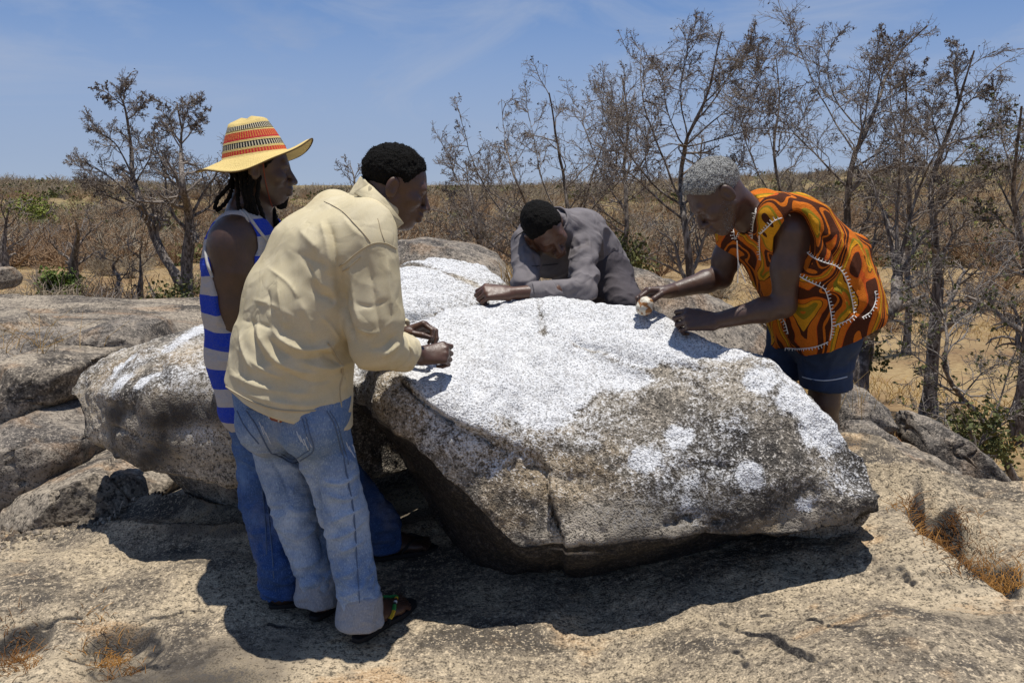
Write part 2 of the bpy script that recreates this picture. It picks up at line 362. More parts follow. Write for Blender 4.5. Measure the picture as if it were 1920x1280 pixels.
# ================================================================== boulders as lofts of cross sections
def loft(stations, S=240, Mr=240, xnoise=0.0):
    xs = np.array([s[0] for s in stations]); P = np.array([s[1] for s in stations], float)   # (ns, nc, 2)
    t = np.linspace(0, 1, S); t = 0.5 - 0.5 * np.cos(math.pi * t); t = 0.65 * t + 0.35 * np.linspace(0, 1, S)
    xi = xs[0] + (xs[-1] - xs[0]) * t
    def pchip(x, y, q):
        h = np.diff(x); d = np.diff(y, axis=0) / h[:, None]; m = np.zeros_like(y)
        m[0], m[-1] = d[0], d[-1]
        for i in range(1, len(x) - 1): m[i] = np.where(d[i - 1] * d[i] > 0, 2 * d[i - 1] * d[i] / (d[i - 1] + d[i] + 1e-12), 0)
        k = np.clip(np.searchsorted(x, q) - 1, 0, len(x) - 2); u = ((q - x[k]) / h[k])[:, None]; hk = h[k][:, None]
        return y[k] * (1 + 2 * u) * (1 - u) ** 2 + hk * m[k] * u * (1 - u) ** 2 + y[k + 1] * u * u * (3 - 2 * u) + hk * m[k + 1] * u * u * (u - 1)
    ns, nc, _ = P.shape
    C = pchip(xs, P.reshape(ns, -1), xi).reshape(S, nc, 2)
    out = np.zeros((S, Mr, 3)); q = np.linspace(0, nc, Mr, endpoint=False)
    seg = np.linalg.norm(np.diff(np.concatenate([C, C[:, :1]], 1), axis=1), axis=2).mean(0)     # spread samples by arc length
    cum = np.concatenate([[0], np.cumsum(seg)]); q = np.interp(np.linspace(0, cum[-1], Mr, endpoint=False), cum, np.arange(nc + 1))
    i = np.floor(q).astype(int) % nc; u = (q - np.floor(q))[None, :, None]
    p0, p1, p2, p3 = C[:, (i - 1) % nc], C[:, i], C[:, (i + 1) % nc], C[:, (i + 2) % nc]
    tn = 0.42
    m1, m2 = tn * (p2 - p0), tn * (p3 - p1)
    out[:, :, 1:] = (2 * u ** 3 - 3 * u ** 2 + 1) * p1 + (u ** 3 - 2 * u ** 2 + u) * m1 + (-2 * u ** 3 + 3 * u ** 2) * p2 + (u ** 3 - u ** 2) * m2
    out[:, :, 0] = xi[:, None]
    V = out.reshape(-1, 3); F = grid_faces(S, Mr, True)
    c0, c1 = V[:Mr].mean(0), V[-Mr:].mean(0); n = len(V); V = np.vstack([V, c0, c1]); k = np.arange(Mr); k2 = (k + 1) % Mr
    T = np.concatenate([np.stack([k2, k, np.full(Mr, n)], -1), np.stack([(S - 1) * Mr + k, (S - 1) * Mr + k2, np.full(Mr, n + 1)], -1)])
    N = vnormals(V, [F, T])
    if ((V - V.mean(0)) * N).sum(1).mean() < 0: F = F[:, ::-1]; T = T[:, ::-1]; N = -N
    return V, [F, T], N
def visible(V, N): return ((CAM - V) * N).sum(1) > 0.0
def groove(V, N, px, wd, dp, step=0.0, wig=0.010, lay=None):
    """cut a crack along a traced line; step lowers the side to the left of the line"""
    V0, P0, K0 = lay
    L = lay_line(px, V0, P0, K0); L = L + wig * np.stack([vnoise(L * 22, 3), vnoise(L * 22, 4), vnoise(L * 22, 5)], -1)
    d, t = poly_dist(V, L, wd * 3); tap = np.clip(np.minimum(t, 1 - t) * 7, 0.0, 1)
    V -= N * (dp * tap * np.exp(-(d / wd) ** 2))[:, None]
    return d, t
def blobs(V, lay, items):
    a = np.zeros(len(V))
    for (px, py), r, am in items:
        c = lay_line([(px, py), (px, py)], *lay)[0]
        a = np.maximum(a, am * np.exp(-(np.linalg.norm((V - c) * [1, 1, 1.15], axis=1) * (1 + 0.25 * vnoise(V * 28, 9)) / r) ** 3.0))
    return a
def prof(Yr, rr, Yc, rc, Yf, rf, under=(0.10, 0.10), gnd=0.0, back=0.22, drop=0.35):
    """closed section: back, ridge, top, crest, front, rim, undercut, foot; heights from picture rows"""
    zr, zc, zf = rowz(rr, Yr), rowz(rc, Yc), rowz(rf, Yf)
    foot = min(gnd, zf - 0.05)
    return [(Yr + back, foot), (Yr + back, zr - drop), (Yr + 0.10, zr - 0.05), (Yr, zr), (0.55 * Yr + 0.45 * Yc, 0.55 * zr + 0.45 * zc + 0.03),
            (Yc, zc), (0.5 * Yc + 0.5 * Yf - 0.03, 0.5 * (zc + zf) + 0.02), (Yf - 0.004, zf + 0.03), (Yf + 0.012, zf - 0.012),
            (Yf + under[0], zf - under[1]), (Yf + under[0] + 0.42, foot)]

def round_ends(st, left, right):
    """close a loft with rounded ends: left/right = how far the end caps bulge"""
    out = []
    for (x, P), d, sg in ((st[0], left, -1), (st[-1], right, 1)):
        P = np.array(P); c = P.mean(0); cap = [(x + sg * d * f, c + (P - c) * k) for f, k in ((0.25, 0.975), (0.5, 0.90), (0.72, 0.78), (0.90, 0.56), (0.98, 0.30), (1.0, 0.06))]
        out.append(cap)
    return out[0][::-1] + list(st) + out[1]
st = [(-0.60, prof(3.34, 688, 3.22, 706, 3.12, 738, (0.05, 0.03), 0.66, 0.08, 0.10)),
      (-0.46, prof(3.42, 626, 2.96, 690, 2.87, 785, (0.08, 0.06), 0.45, 0.16, 0.3)),
      (-0.30, prof(3.46, 594, 2.84, 722, 2.76, 870, (0.10, 0.09), 0.18)),
      (-0.10, prof(3.48, 571, 2.81, 758, 2.70, 965, (0.10, 0.10), -0.05)),
      (0.04, prof(3.50, 563, 2.85, 790, 2.69, 1032, (0.07, 0.07), -0.05)),
      (0.25, prof(3.50, 560, 2.85, 800, 2.67, 1018, (0.07, 0.09), -0.05)),
      (0.50, prof(3.34, 578, 2.83, 790, 2.66, 1006, (0.10, 0.06), -0.02)),
      (0.75, prof(3.08, 634, 2.76, 790, 2.64, 1004, (0.14, 0.05), 0.02, 0.12)),
      (0.98, prof(2.90, 706, 2.71, 820, 2.62, 1000, (0.16, 0.04), 0.10, 0.08)),
      (1.10, prof(2.82, 780, 2.69, 868, 2.62, 990, (0.16, 0.04), 0.18, 0.08, 0.25)),
      (1.165, prof(2.79, 838, 2.69, 895, 2.63, 968, (0.10, 0.05), 0.26, 0.09, 0.18))]
st = round_ends(st, 0.05, 0.075)
V, F, N = loft(st, 300, 300)
lay = (V.copy(), project(V), visible(V, N))
N0 = N
V = V + N * (0.024 * fbm(V, 2.6, 3, seed=101) + 0.010 * fbm(V, 9, 3, seed=103) + 0.0045 * fbm(V, 30, 3, 0.6, seed=105))[:, None]
# the sheet of rock above the long crack stands proud of the face below it
L1 = [(755, 716), (800, 755), (850, 790), (900, 815), (960, 842), (1030, 878), (1026, 920), (1040, 975), (1060, 1008), (1150, 1012), (1240, 985)]
PJ = lay[1]; LL = np.array(L1, float)
yl = np.interp(PJ[:, 0], LL[:6, 0], LL[:6, 1]); xl = np.interp(PJ[:, 1], LL[5:9, 1], [1030, 1026, 1040, 1060])
low = np.where(PJ[:, 0] < 1030, PJ[:, 1] - yl, xl - PJ[:, 0]) * (PJ[:, 0] < 1060) * (PJ[:, 0] > 700)
low = np.where(lay[2], low, 0)
V = V - N0 * (0.030 * sstep(-2, 5, low) * sstep(330, 120, low) * sstep(700, 790, PJ[:, 0]))[:, None]
for px, wd, dp in ((L1[:6], 0.011, 0.055), (L1[5:9], 0.010, 0.055), ([(868, 798), (895, 825), (915, 862)], 0.006, 0.014),
                   ([(1010, 566), (1014, 600), (1016, 622), (1045, 634), (1105, 648), (1160, 668)], 0.012, 0.020), ([(1160, 668), (1220, 690), (1300, 690), (1340, 700)], 0.014, 0.014),
                   ([(1215, 772), (1245, 752), (1275, 742)], 0.008, 0.020), ([(1290, 715), (1330, 735), (1345, 700), (1370, 688)], 0.008, 0.016),
                   ([(1115, 705), (1135, 713), (1156, 714)], 0.006, 0.012), ([(940, 560 + 56), (975, 613)], 0.004, 0.006), ([(1245, 975), (1250, 985), (1290, 975), (1300, 1005)], 0.014, 0.03), ([(1330, 985), (1375, 965), (1385, 945)], 0.010, 0.025),
                   ([(1260, 880), (1330, 872), (1380, 880)], 0.02, 0.010), ([(1000, 880), (1100, 905), (1180, 960)], 0.03, 0.008)):
    groove(V, N0, px, wd, dp, lay=lay)
# soft lobes of the top sheet
for px, wd, hh in (([(1030, 660), (1120, 690), (1200, 720)], 0.05, -0.010), ([(1160, 640), (1250, 660), (1330, 680)], 0.05, 0.016), ([(1310, 720), (1340, 735)], 0.03, 0.02)):
    L = lay_line(px, *lay); d, t = poly_dist(V, L, wd * 3); V = V + N0 * (hh * np.exp(-(d / wd) ** 2))[:, None]
up = N0[:, 2]
PX, PY = PJ[:, 0], PJ[:, 1]
edge = np.interp(PX, [640, 720, 770, 850, 960, 1060, 1150, 1250, 1320, 1420, 1500, 1600], [650, 680, 715, 785, 790, 790, 735, 705, 672, 655, 690, 760])
white = sstep(55, -35, PY - edge + 26 * fbm(V, 7, 3, seed=120)) * 1.15 - 0.1
white = np.maximum(white, 0.42 * sstep(200, 20, PY - edge) * sstep(1480, 1300, PX))
white = np.maximum(white, blobs(V, lay, [((1545, 800), 0.105, 1.15), ((1500, 750), 0.085, 1.0), ((1425, 712), 0.07, 0.95), ((1275, 820), 0.050, 1.1), ((1210, 858), 0.054, 1.15),
      ((1405, 893), 0.050, 1.15), ((1516, 948), 0.036, 1.15), ((1578, 895), 0.05, 0.55), ((925, 882), 0.045, 0.65), ((1300, 905), 0.05, 0.5), ((1290, 945), 0.06, 0.5), ((1380, 790), 0.09, 0.42), ((720, 800), 0.05, 0.5), ((800, 830), 0.07, 0.55), ((1100, 830), 0.08, 0.5)]))
white = np.maximum(white, 0.29 * sstep(0.0, 0.35, up)) + 0.14 * fbm(V, 4.5, 3, seed=126)
for px in ([(1016, 622), (1060, 640), (1120, 662), (1180, 690), (1240, 700)], [(1010, 566), (1015, 620)], [(1215, 772), (1275, 742)]):
    d, t = poly_dist(V, lay_line(px, *lay), 0.1); white -= 0.75 * np.exp(-(d / 0.022) ** 2)
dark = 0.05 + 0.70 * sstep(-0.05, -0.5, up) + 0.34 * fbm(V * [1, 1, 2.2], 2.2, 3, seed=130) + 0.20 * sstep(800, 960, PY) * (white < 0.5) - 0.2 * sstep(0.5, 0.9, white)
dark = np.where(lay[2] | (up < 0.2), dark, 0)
for px in (L1[:6], L1[5:9], [(1016, 622), (1045, 634), (1105, 648), (1160, 668)]):
    d, t = poly_dist(V, lay_line(px, *lay), 0.08); dark += 0.8 * np.exp(-(d / 0.011) ** 2)
BOULDER_V, BOULDER_N = V, N0
solid('main_boulder', V, F, M_BOULDER, 'large flat-topped granite boulder with white worn top that the men lean over', 'boulder', attrs={'white': white, 'dark': dark})
def boulder_top(x, y):
    m = (np.hypot(V_B[:, 0] - x, V_B[:, 1] - y) < 0.05); return V_B[m, 2].max() if m.any() else 0.0
V_B = V

# the long boulder behind, on the left
def prof2(Yr, rr, Yc, rc, Yf, rf, gnd, back=0.3):
    zr, zc, zf = rowz(rr, Yr), rowz(rc, Yc), rowz(rf, Yf)
    return [(Yr + back, gnd), (Yr + back + 0.05, zr - 0.4 * (zr - gnd)), (Yr + 0.14, zr - 0.05), (Yr, zr), (0.5 * (Yr + Yc), 0.5 * (zr + zc) + 0.035),
            (Yc, zc), (0.5 * (Yc + Yf) - 0.02, 0.5 * (zc + zf)), (Yf, zf + 0.02), (Yf + 0.04, zf - 0.02), (Yf + 0.34, zf - 0.06), (Yf + 0.60, gnd - 0.03)]
st = [(-1.98, prof2(3.90, 694, 3.80, 716, 3.74, 748, 0.42, 0.08)),
      (-1.86, prof2(3.96, 664, 3.66, 730, 3.60, 815, 0.25, 0.2)),
      (-1.66, prof2(4.00, 634, 3.44, 730, 3.42, 858, 0.10)),
      (-1.40, prof2(4.05, 608, 3.28, 720, 3.26, 888, 0.0)),
      (-1.10, prof2(4.08, 580, 3.24, 712, 3.20, 905, -0.05)),
      (-0.80, prof2(4.12, 545, 3.40, 660, 3.36, 900, -0.05)),
      (-0.50, prof2(4.15, 496, 3.62, 600, 3.58, 880, -0.05)),
      (-0.36, prof2(4.16, 487, 3.70, 590, 3.66, 860, -0.05)),
      (-0.20, prof2(4.16, 493, 3.72, 585, 3.70, 840, -0.05)),
      (-0.08, prof2(4.12, 512, 3.76, 590, 3.74, 800, 0.0)),
      (0.02, prof2(4.06, 540, 3.82, 590, 3.80, 720, 0.1, 0.2))]
st = round_ends(st, 0.05, 0.06)
V, F, N = loft(st, 280, 240)
lay = (V.copy(), project(V), visible(V, N)); N0 = N
V = V + N * (0.022 * fbm(V, 2.0, 2, seed=201) + 0.012 * fbm(V, 8, 3, seed=203) + 0.005 * fbm(V, 30, 3, 0.6, seed=205))[:, None]
for px, wd, dp in (([(300, 660), (305, 720), (308, 780), (305, 840)], 0.02, 0.018), ([(170, 742), (245, 748), (250, 812)], 0.008, 0.02), ([(190, 800), (245, 812), (300, 845)], 0.010, 0.02),
                   ([(225, 690), (245, 665), (300, 655)], 0.02, 0.012), ([(745, 500), (800, 496), (850, 505)], 0.02, 0.015), ([(870, 520), (900, 530), (925, 560)], 0.02, 0.012)):
    groove(V, N0, px, wd, dp, lay=lay)
# broken flat facet at the left end
PX, PY = lay[1][:, 0], lay[1][:, 1]
wq = 22 * fbm(V, 9, 2, seed=240)
fac = sstep(-16, 16, PX + wq - 172) * sstep(264, 232, PX + wq) * sstep(738, 762, PY + 0.6 * wq) * sstep(822, 792, PY + wq) * lay[2]
V = V - N0 * (0.010 * fac)[:, None]
up = N0[:, 2]
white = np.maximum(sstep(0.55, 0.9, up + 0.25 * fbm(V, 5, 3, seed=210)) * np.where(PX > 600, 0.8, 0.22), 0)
white = np.maximum(white, blobs(V, lay, [((232, 685), 0.075, 0.95), ((228, 715), 0.07, 1.0), ((265, 715), 0.05, 0.85), ((360, 632), 0.10, 0.85), ((398, 615), 0.12, 0.9), ((325, 655), 0.09, 0.6), ((290, 700), 0.05, 0.6),
      ((800, 540), 0.15, 0.95), ((770, 560), 0.2, 0.85), ((860, 500), 0.15, 0.9), ((370, 800), 0.15, 0.35)]))
white = np.maximum(white, 0.28 * sstep(-0.05, 0.5, up)) + 0.16 * fbm(V, 5, 3, seed=214)
for px in ([(745, 500), (800, 496), (850, 510), (900, 530)],):
    d, t = poly_dist(V, lay_line(px, *lay), 0.1); white -= 0.6 * np.exp(-(d / 0.03) ** 2)
dark = 0.06 + 0.5 * sstep(0.30, -0.4, up) + 0.22 * fac + 0.38 * fbm(V, 2.6, 3, seed=220) + 0.25 * sstep(250, 165, PX) * (PY > 720) - 0.3 * sstep(0.5, 0.9, white) + 0.3 * bump2(PX, PY, 300, 760, 40, 90, 1.0) - 0.35 * sstep(865, 895, PY)  # light along the lower rim is painted in by thinning 'dark' there
solid('rear_boulder', V, F, M_BOULDER, 'long rounded granite boulder propped behind the two standing men', 'boulder', attrs={'white': white, 'dark': dark})
# ================================================================== rocks of the middle distance
def pillow(outline, Y, depth, seed, rough=0.03, p=2.6, lean=0.0, n=130, m=60, facet=0.0, cuts=0):
    """a rock whose outline was measured at distance Y, swelling towards and away from the camera by depth"""
    O = np.array([W(x, y, Y) for x, y in outline]); c = O.mean(0)
    L = np.vstack([O, O[:1]]); seg = np.linalg.norm(np.diff(L, axis=0), axis=1); cum = np.concatenate([[0], np.cumsum(seg)]); q = np.linspace(0, cum[-1], n, endpoint=False)
    P = np.stack([np.interp(q, cum, L[:, i]) for i in range(3)], -1)
    for _ in range(2): P = 0.5 * P + 0.25 * (np.roll(P, 1, 0) + np.roll(P, -1, 0))
    a = np.linspace(-math.pi / 2, math.pi / 2, m + 2)[1:-1]; rings = []
    for t in a:
        k = abs(math.cos(t)) ** (2 / p); d = math.copysign(abs(math.sin(t)) ** (2 / p), t)
        r = c + (P - c) * k; r[:, 1] += d * depth * 0.5; r[:, 2] += lean * d * depth * 0.5
        rings.append(r)
    V = np.vstack(rings); F = grid_faces(m, n, True)
    c0, c1 = rings[0].mean(0), rings[-1].mean(0); k = np.arange(n); k2 = (k + 1) % n; o = len(V); V = np.vstack([V, c0, c1])
    T = np.vstack([np.stack([k2, k, np.full(n, o)], -1), np.stack([(m - 1) * n + k, (m - 1) * n + k2, np.full(n, o + 1)], -1)])
    N = vnormals(V, [F, T])
    if ((V - V.mean(0)) * N).sum() < 0: F, T, N = F[:, ::-1], T[:, ::-1], -N
    sz = 1.0 / max(np.ptp(P[:, 0]), np.ptp(P[:, 2]))
    f = fbm(V, 1.8 * sz, 4, 0.55, seed)
    if facet: f = f + facet * np.round(fbm(V * [1, 1, 1.4], 1.3 * sz, 2, 0.5, seed + 50) * 3) / 3
    V = V + N * (rough / sz * 0.5 * f)[:, None]
    rr = np.random.default_rng(seed)
    if cuts:
        cc = V.mean(0); R_ = np.abs(V - cc).max(0)
        for i in range(cuts):                       # broken faces
            nrmv = rr.normal(size=3); nrmv[2] = abs(nrmv[2]) * 0.9 + (0.5 if i % 3 == 0 else 0); nrmv[1] -= 0.35; nrmv /= np.linalg.norm(nrmv)
            h = ((V - cc) @ nrmv); lim = h.max() * rr.uniform(0.74, 0.9); V = V - nrmv * np.maximum(h - lim, 0)[:, None]
        cr = np.abs(fbm(V * [1, 1, 0.8], 2.2 * sz, 3, 0.5, seed + 70)); V = V - N * (0.05 / sz * np.exp(-(cr / 0.035) ** 2))[:, None]
        V = V + N * (0.012 / sz * fbm(V, 9 * sz, 3, 0.55, seed + 80))[:, None]; N = vnormals(V, [F, T])
    up = N[:, 2]
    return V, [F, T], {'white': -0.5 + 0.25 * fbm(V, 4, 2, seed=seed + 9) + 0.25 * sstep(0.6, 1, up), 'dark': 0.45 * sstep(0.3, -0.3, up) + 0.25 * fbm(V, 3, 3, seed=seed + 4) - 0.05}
ROCKS = [
 ('block', [(-90, 645), (30, 642), (70, 648), (80, 700), (74, 760), (30, 796), (-90, 800)], 5.4, 1.7, M_DARKROCK, 0.03, 7, 'dark squared rock block touching the pale wedge-shaped rock'),
 ('wedge', [(66, 700), (72, 652), (120, 644), (240, 646), (230, 700), (150, 752), (70, 770)], 5.6, 1.6, M_SLAB, 0.03, 6, 'pale wedge-shaped rock between the dark block and the propped boulder'),
 ('slab', [(-70, 812), (20, 782), (120, 742), (196, 752), (222, 800), (212, 870), (140, 890), (60, 920), (-90, 940)], 4.95, 1.4, M_DARKROCK, 0.03, 7, 'broad dark rock slab with a crack under the propped boulder tip'),
 ('slab', [(40, 940), (80, 905), (150, 868), (215, 848), (270, 862), (340, 884), (320, 930), (210, 965), (60, 985)], 4.45, 1.0, M_SLAB, 0.03, 6, 'low pinkish broken slab lying below the broad dark slab'),
 ('rock', [(145, 672), (152, 630), (178, 606), (240, 598), (300, 606), (320, 640), (230, 672)], 5.9, 0.8, M_DARKROCK, 0.06, 3, 'brown broken rock in front of the grey whaleback slab'),
 ('boulder', [(-50, 625), (0, 602), (45, 598), (76, 620), (86, 655), (78, 690), (-50, 696)], 6.1, 1.0, M_SLAB, 0.04, 2.6, 'rounded grey boulder beside a tuft of dry stalks'),
 ('rock', [(-30, 520), (0, 500), (16, 503), (22, 525), (18, 540), (-30, 545)], 11.5, 0.9, M_SLAB, 0.05, 2.6, 'grey boulder lying on the far end of the whaleback slab'),
 ('rock', [(1500, 800), (1540, 740), (1580, 722), (1612, 728), (1640, 750), (1662, 782), (1610, 800)], 4.9, 0.7, M_DARKROCK, 0.05, 3, 'grey rounded rock among red fallen leaves'),
 ('rock', [(1570, 840), (1600, 800), (1644, 797), (1674, 815), (1676, 846)], 4.35, 0.4, M_DARKROCK, 0.05, 3, 'small dark flat rock beside red fallen leaves'),
 ('rock', [(1560, 890), (1600, 838), (1636, 822), (1680, 826), (1740, 850), (1790, 880), (1700, 905)], 4.15, 0.5, M_SLAB, 0.05, 3, 'low brown rock hump with a pale crest next to the big boulder'),
 ('wedge', [(1706, 786), (1735, 788), (1780, 802), (1825, 838), (1866, 884), (1850, 925), (1780, 900), (1712, 840)], 4.6, 0.6, M_DARKROCK, 0.03, 5, 'tilted dark grey wedge-shaped rock under the twiggy bush'),
 ('outcrop', [(1080, 720), (1110, 540), (1150, 506), (1210, 512), (1290, 538), (1370, 578), (1440, 636), (1470, 720)], 5.1, 1.2, M_DARKROCK, 0.05, 3, 'brown whaleback rock sloping down behind the hands of the grey-haired man'),
 ('outcrop', [(690, 560), (700, 470), (740, 458), (800, 452), (870, 462), (935, 482), (985, 530), (990, 560)], 5.9, 1.2, M_DARKROCK, 0.05, 3, 'brown flat rock rising behind the white-topped rear boulder'),
]
for i, (nm, ol, Yr, dp, mt, ro, pw, lab) in enumerate(ROCKS):
    V, F, at = pillow(ol, Yr, dp, 300 + i * 7, ro, pw, facet=0.15, cuts=6 if pw >= 4 else (4 if pw >= 3 else 2))
    if mt is M_SLAB: at['dark'] = at['dark'] - 0.15
    solid(nm if nm in ('boulder', 'outcrop') else ('rock_' + nm if nm != 'rock' else 'rock'), V, F, mt, lab, 'rock', attrs=at)
# long grey whaleback on the left
nx, ny = 240, 150
X, Y = np.meshgrid(np.linspace(-11, -2.0, nx), np.linspace(5.2, 12.2, ny), indexing='ij')
top = np.interp(X, [-11, -6.2, -3.3, -2.0], [0.36, 0.32, 0.10, -0.25])
Z = top + 0.10 * np.exp(-((Y - 7.0) / 1.2) ** 2) * sstep(-2.8, -4, X) - 1.6 * sstep(10.0, 12.6, Y) ** 1.2 - 1.2 * sstep(6.3, 5.1, Y)
P = np.stack([X, Y, 0 * X], -1); Z = Z + 0.10 * fbm(P * [0.6, 1.3, 1], 0.55, 4, seed=401)
s_ = (Y * 0.9 + X * 0.25 + 0.6 * fbm(P, 0.5, 3, seed=411)) * 0.8; Z = Z + 0.10 * ((s_ - np.floor(s_)) ** 3 - 0.25)
V = np.stack([X, Y, Z], -1).reshape(-1, 3); Fq = grid_faces(nx, ny)[:, ::-1]
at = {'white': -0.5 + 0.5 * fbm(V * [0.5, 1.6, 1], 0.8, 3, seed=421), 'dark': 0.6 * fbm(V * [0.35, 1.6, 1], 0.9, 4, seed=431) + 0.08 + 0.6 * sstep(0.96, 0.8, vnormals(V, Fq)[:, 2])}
solid('whaleback_slab', V, Fq, M_SLAB, kind='structure', attrs=at, base=(0, 0, 0))
# ================================================================== smooth solid modelling: distance fields turned into one surface
def nrm(v): v = np.asarray(v, float); return v / max(np.linalg.norm(v), 1e-12)
def frame(fwd, up):
    x = nrm(fwd); y = nrm(np.cross(up, x)); z = np.cross(x, y); return np.stack([x, y, z], 0)    # rows: forward, left, up
class Field:
    def __init__(s): s.p = []
    def cone(s, a, b, ra, rb=None, k=0.02, op='+'):
        s.p.append(('c', np.asarray(a, float), np.asarray(b, float), float(ra), float(ra if rb is None else rb), k, op)); return s
    def ell(s, c, r, R=None, k=0.02, op='+'):
        s.p.append(('e', np.asarray(c, float), np.asarray(r, float), np.eye(3) if R is None else np.asarray(R), None, k, op)); return s
    def plane(s, o, n, k=0.005):       # keep the side n points away from
        s.p.append(('p', np.asarray(o, float), nrm(n), None, None, k, 'x')); return s
    def chain(s, pts, rad, k=0.02, op='+'):
        for i in range(len(pts) - 1): s.cone(pts[i], pts[i + 1], rad[i], rad[i + 1], k, op)
        return s
    @staticmethod
    def prim(p, P):
        if p[0] == 'c':
            a, b, ra, rb = p[1:5]; ab = b - a; l2 = max(ab @ ab, 1e-12)
            t = np.clip(((P - a) @ ab) / l2, 0, 1)
            return np.linalg.norm(P - a - t[..., None] * ab, axis=-1) - (ra + (rb - ra) * t)
        if p[0] == 'e':
            q = (P - p[1]) @ p[3].T; r = p[2]
            k0 = np.linalg.norm(q / r, axis=-1); k1 = np.linalg.norm(q / (r * r), axis=-1)
            return k0 * (k0 - 1) / np.maximum(k1, 1e-9)
        return (P - p[1]) @ p[2]
    @staticmethod
    def comb(d, e, k, op):
        if op == '+':
            h = np.maximum(k - np.abs(d - e), 0) / k; return np.minimum(d, e) - h * h * k * 0.25
        if op == '-': e = -e
        h = np.maximum(k - np.abs(d - e), 0) / k; return np.maximum(d, e) + h * h * k * 0.25
    def ev(s, P):
        d = np.full(P.shape[:-1], 10.0)
        for p in s.p: d = s.comb(d, s.prim(p, P), p[5], p[6])
        return d
    def bounds(s):
        lo, hi = np.full(3, 1e9), np.full(3, -1e9)
        for p in s.p:
            if p[6] != '+': continue
            if p[0] == 'c':
                for a, r in ((p[1], p[3]), (p[2], p[4])): lo = np.minimum(lo, a - r); hi = np.maximum(hi, a + r)
            else: r = np.max(p[2]); lo = np.minimum(lo, p[1] - r); hi = np.maximum(hi, p[1] + r)
        return lo - 0.02, hi + 0.02
    def mesh(s, h):
        lo, hi = s.bounds(); bs = 8; B = bs * h; rad = B * 0.5 * 1.7321
        nb = np.ceil((hi - lo) / B).astype(int) + 1
        I = np.stack(np.meshgrid(*[np.arange(n) for n in nb], indexing='ij'), -1).reshape(-1, 3)
        C = lo + (I + 0.5) * B
        dc = s.ev(C); keep = np.abs(dc) < rad * 1.9 + 0.012
        I, C = I[keep], C[keep]
        g = np.stack(np.meshgrid(*[np.arange(bs + 1)] * 3, indexing='ij'), -1).reshape(-1, 3)
        D = np.full((len(I), len(g)), 10.0)
        base = np.full(len(C), 10.0); pc = []
        for p in s.p:
            e = s.prim(p, C); pc.append(e)
            if p[6] == '+': base = np.minimum(base, e)
        off = g * h
        for p, e in zip(s.p, pc):
            m = (e < base + 2.6 * rad + p[5]) if p[6] == '+' else ((e < rad * 1.3 + p[5]) if p[6] == '-' else (e > -rad * 1.1 - p[5] - 0.01))
            if not m.any(): continue
            P = (lo + I[m] * B)[:, None] + off[None]
            D[m] = s.comb(D[m], s.prim(p, P), p[5], p[6])
        # keep only blocks that hold the surface
        has = (D.min(1) < 0) & (D.max(1) > 0); I, D = I[has], D[has]
        D = D.reshape(-1, bs + 1, bs + 1, bs + 1); N = int(nb.max() * bs + 8)
        corner = [(i, j, k) for i in (0, 1) for j in (0, 1) for k in (0, 1)]
        cv = np.stack([D[:, i:i + bs, j:j + bs, k:k + bs] for i, j, k in corner], -1)
        act = (cv.min(-1) < 0) & (cv.max(-1) >= 0)
        bi, ci, cj, ck = np.nonzero(act); cvals = cv[act]
        gi = I[bi] * bs + np.stack([ci, cj, ck], -1)
        acc = np.zeros((len(gi), 3)); cnt = np.zeros(len(gi)); cn = np.array(corner, float)
        for a in range(8):
            for b in range(a + 1, 8):
                if np.abs(cn[a] - cn[b]).sum() != 1: continue
                va, vb = cvals[:, a], cvals[:, b]; m = (va < 0) != (vb < 0)
                t = (va / np.where(m, va - vb, 1))[:, None]
                acc += np.where(m[:, None], cn[a] + t * (cn[b] - cn[a]), 0); cnt += m
        V = lo + (gi + acc / cnt[:, None]) * h
        key = (gi[:, 0] * N + gi[:, 1]) * N + gi[:, 2]; o = np.argsort(key); ks = key[o]
        quads = []
        for ax in range(3):
            e = [0, 0, 0]; e[ax] = 1
            d0 = D[:, :bs, :bs, :bs]; d1 = D[:, e[0]:e[0] + bs, e[1]:e[1] + bs, e[2]:e[2] + bs]
            sc = (d0 < 0) != (d1 < 0); bi, a1, a2, a3 = np.nonzero(sc)
            n0 = I[bi] * bs + np.stack([a1, a2, a3], -1); u, v = (ax + 1) % 3, (ax + 2) % 3
            cells = []
            for du, dv in ((0, 0), (1, 0), (1, 1), (0, 1)):
                q = n0.copy(); q[:, u] -= du; q[:, v] -= dv
                kk = (q[:, 0] * N + q[:, 1]) * N + q[:, 2]; pos = np.clip(np.searchsorted(ks, kk), 0, len(ks) - 1)
                cells.append(np.where(ks[pos] == kk, o[pos], -1))
            q = np.stack(cells, -1); ok = (q >= 0).all(1); flip = d0[sc][ok] >= 0
            q = q[ok]; q[flip] = q[flip][:, ::-1]; quads.append(q)
        F = np.concatenate(quads)
        E = np.concatenate([F[:, [0, 1]], F[:, [1, 2]], F[:, [2, 3]], F[:, [3, 0]]]); nv = len(V)
        cnt = np.maximum(np.bincount(E[:, 0], minlength=nv) + np.bincount(E[:, 1], minlength=nv), 1)[:, None]
        for lam in (0.45, -0.42):          # even out the grid steps without shrinking
            A = np.stack([np.bincount(E[:, 0], V[E[:, 1], i], nv) + np.bincount(E[:, 1], V[E[:, 0], i], nv) for i in range(3)], -1) / cnt
            V = V + lam * (A - V)
        return V, F
    def hits(s, pts):                  # where the sight lines through picture points meet the surface
        D = np.array([nrm(raydir(*p)) for p in pts]); t = np.full(len(D), 1.8); ok = np.zeros(len(D), bool)
        for _ in range(120):
            live = ~ok & (t < 8)
            if not live.any(): break
            e = s.ev(CAM + D[live] * t[live][:, None]); i = np.nonzero(live)[0]
            ok[i[e < 0.0007]] = True; t[i] += np.where(e < 0.0007, 0, np.maximum(e * 0.85, 0.001))
        return CAM + D * t[:, None], ok
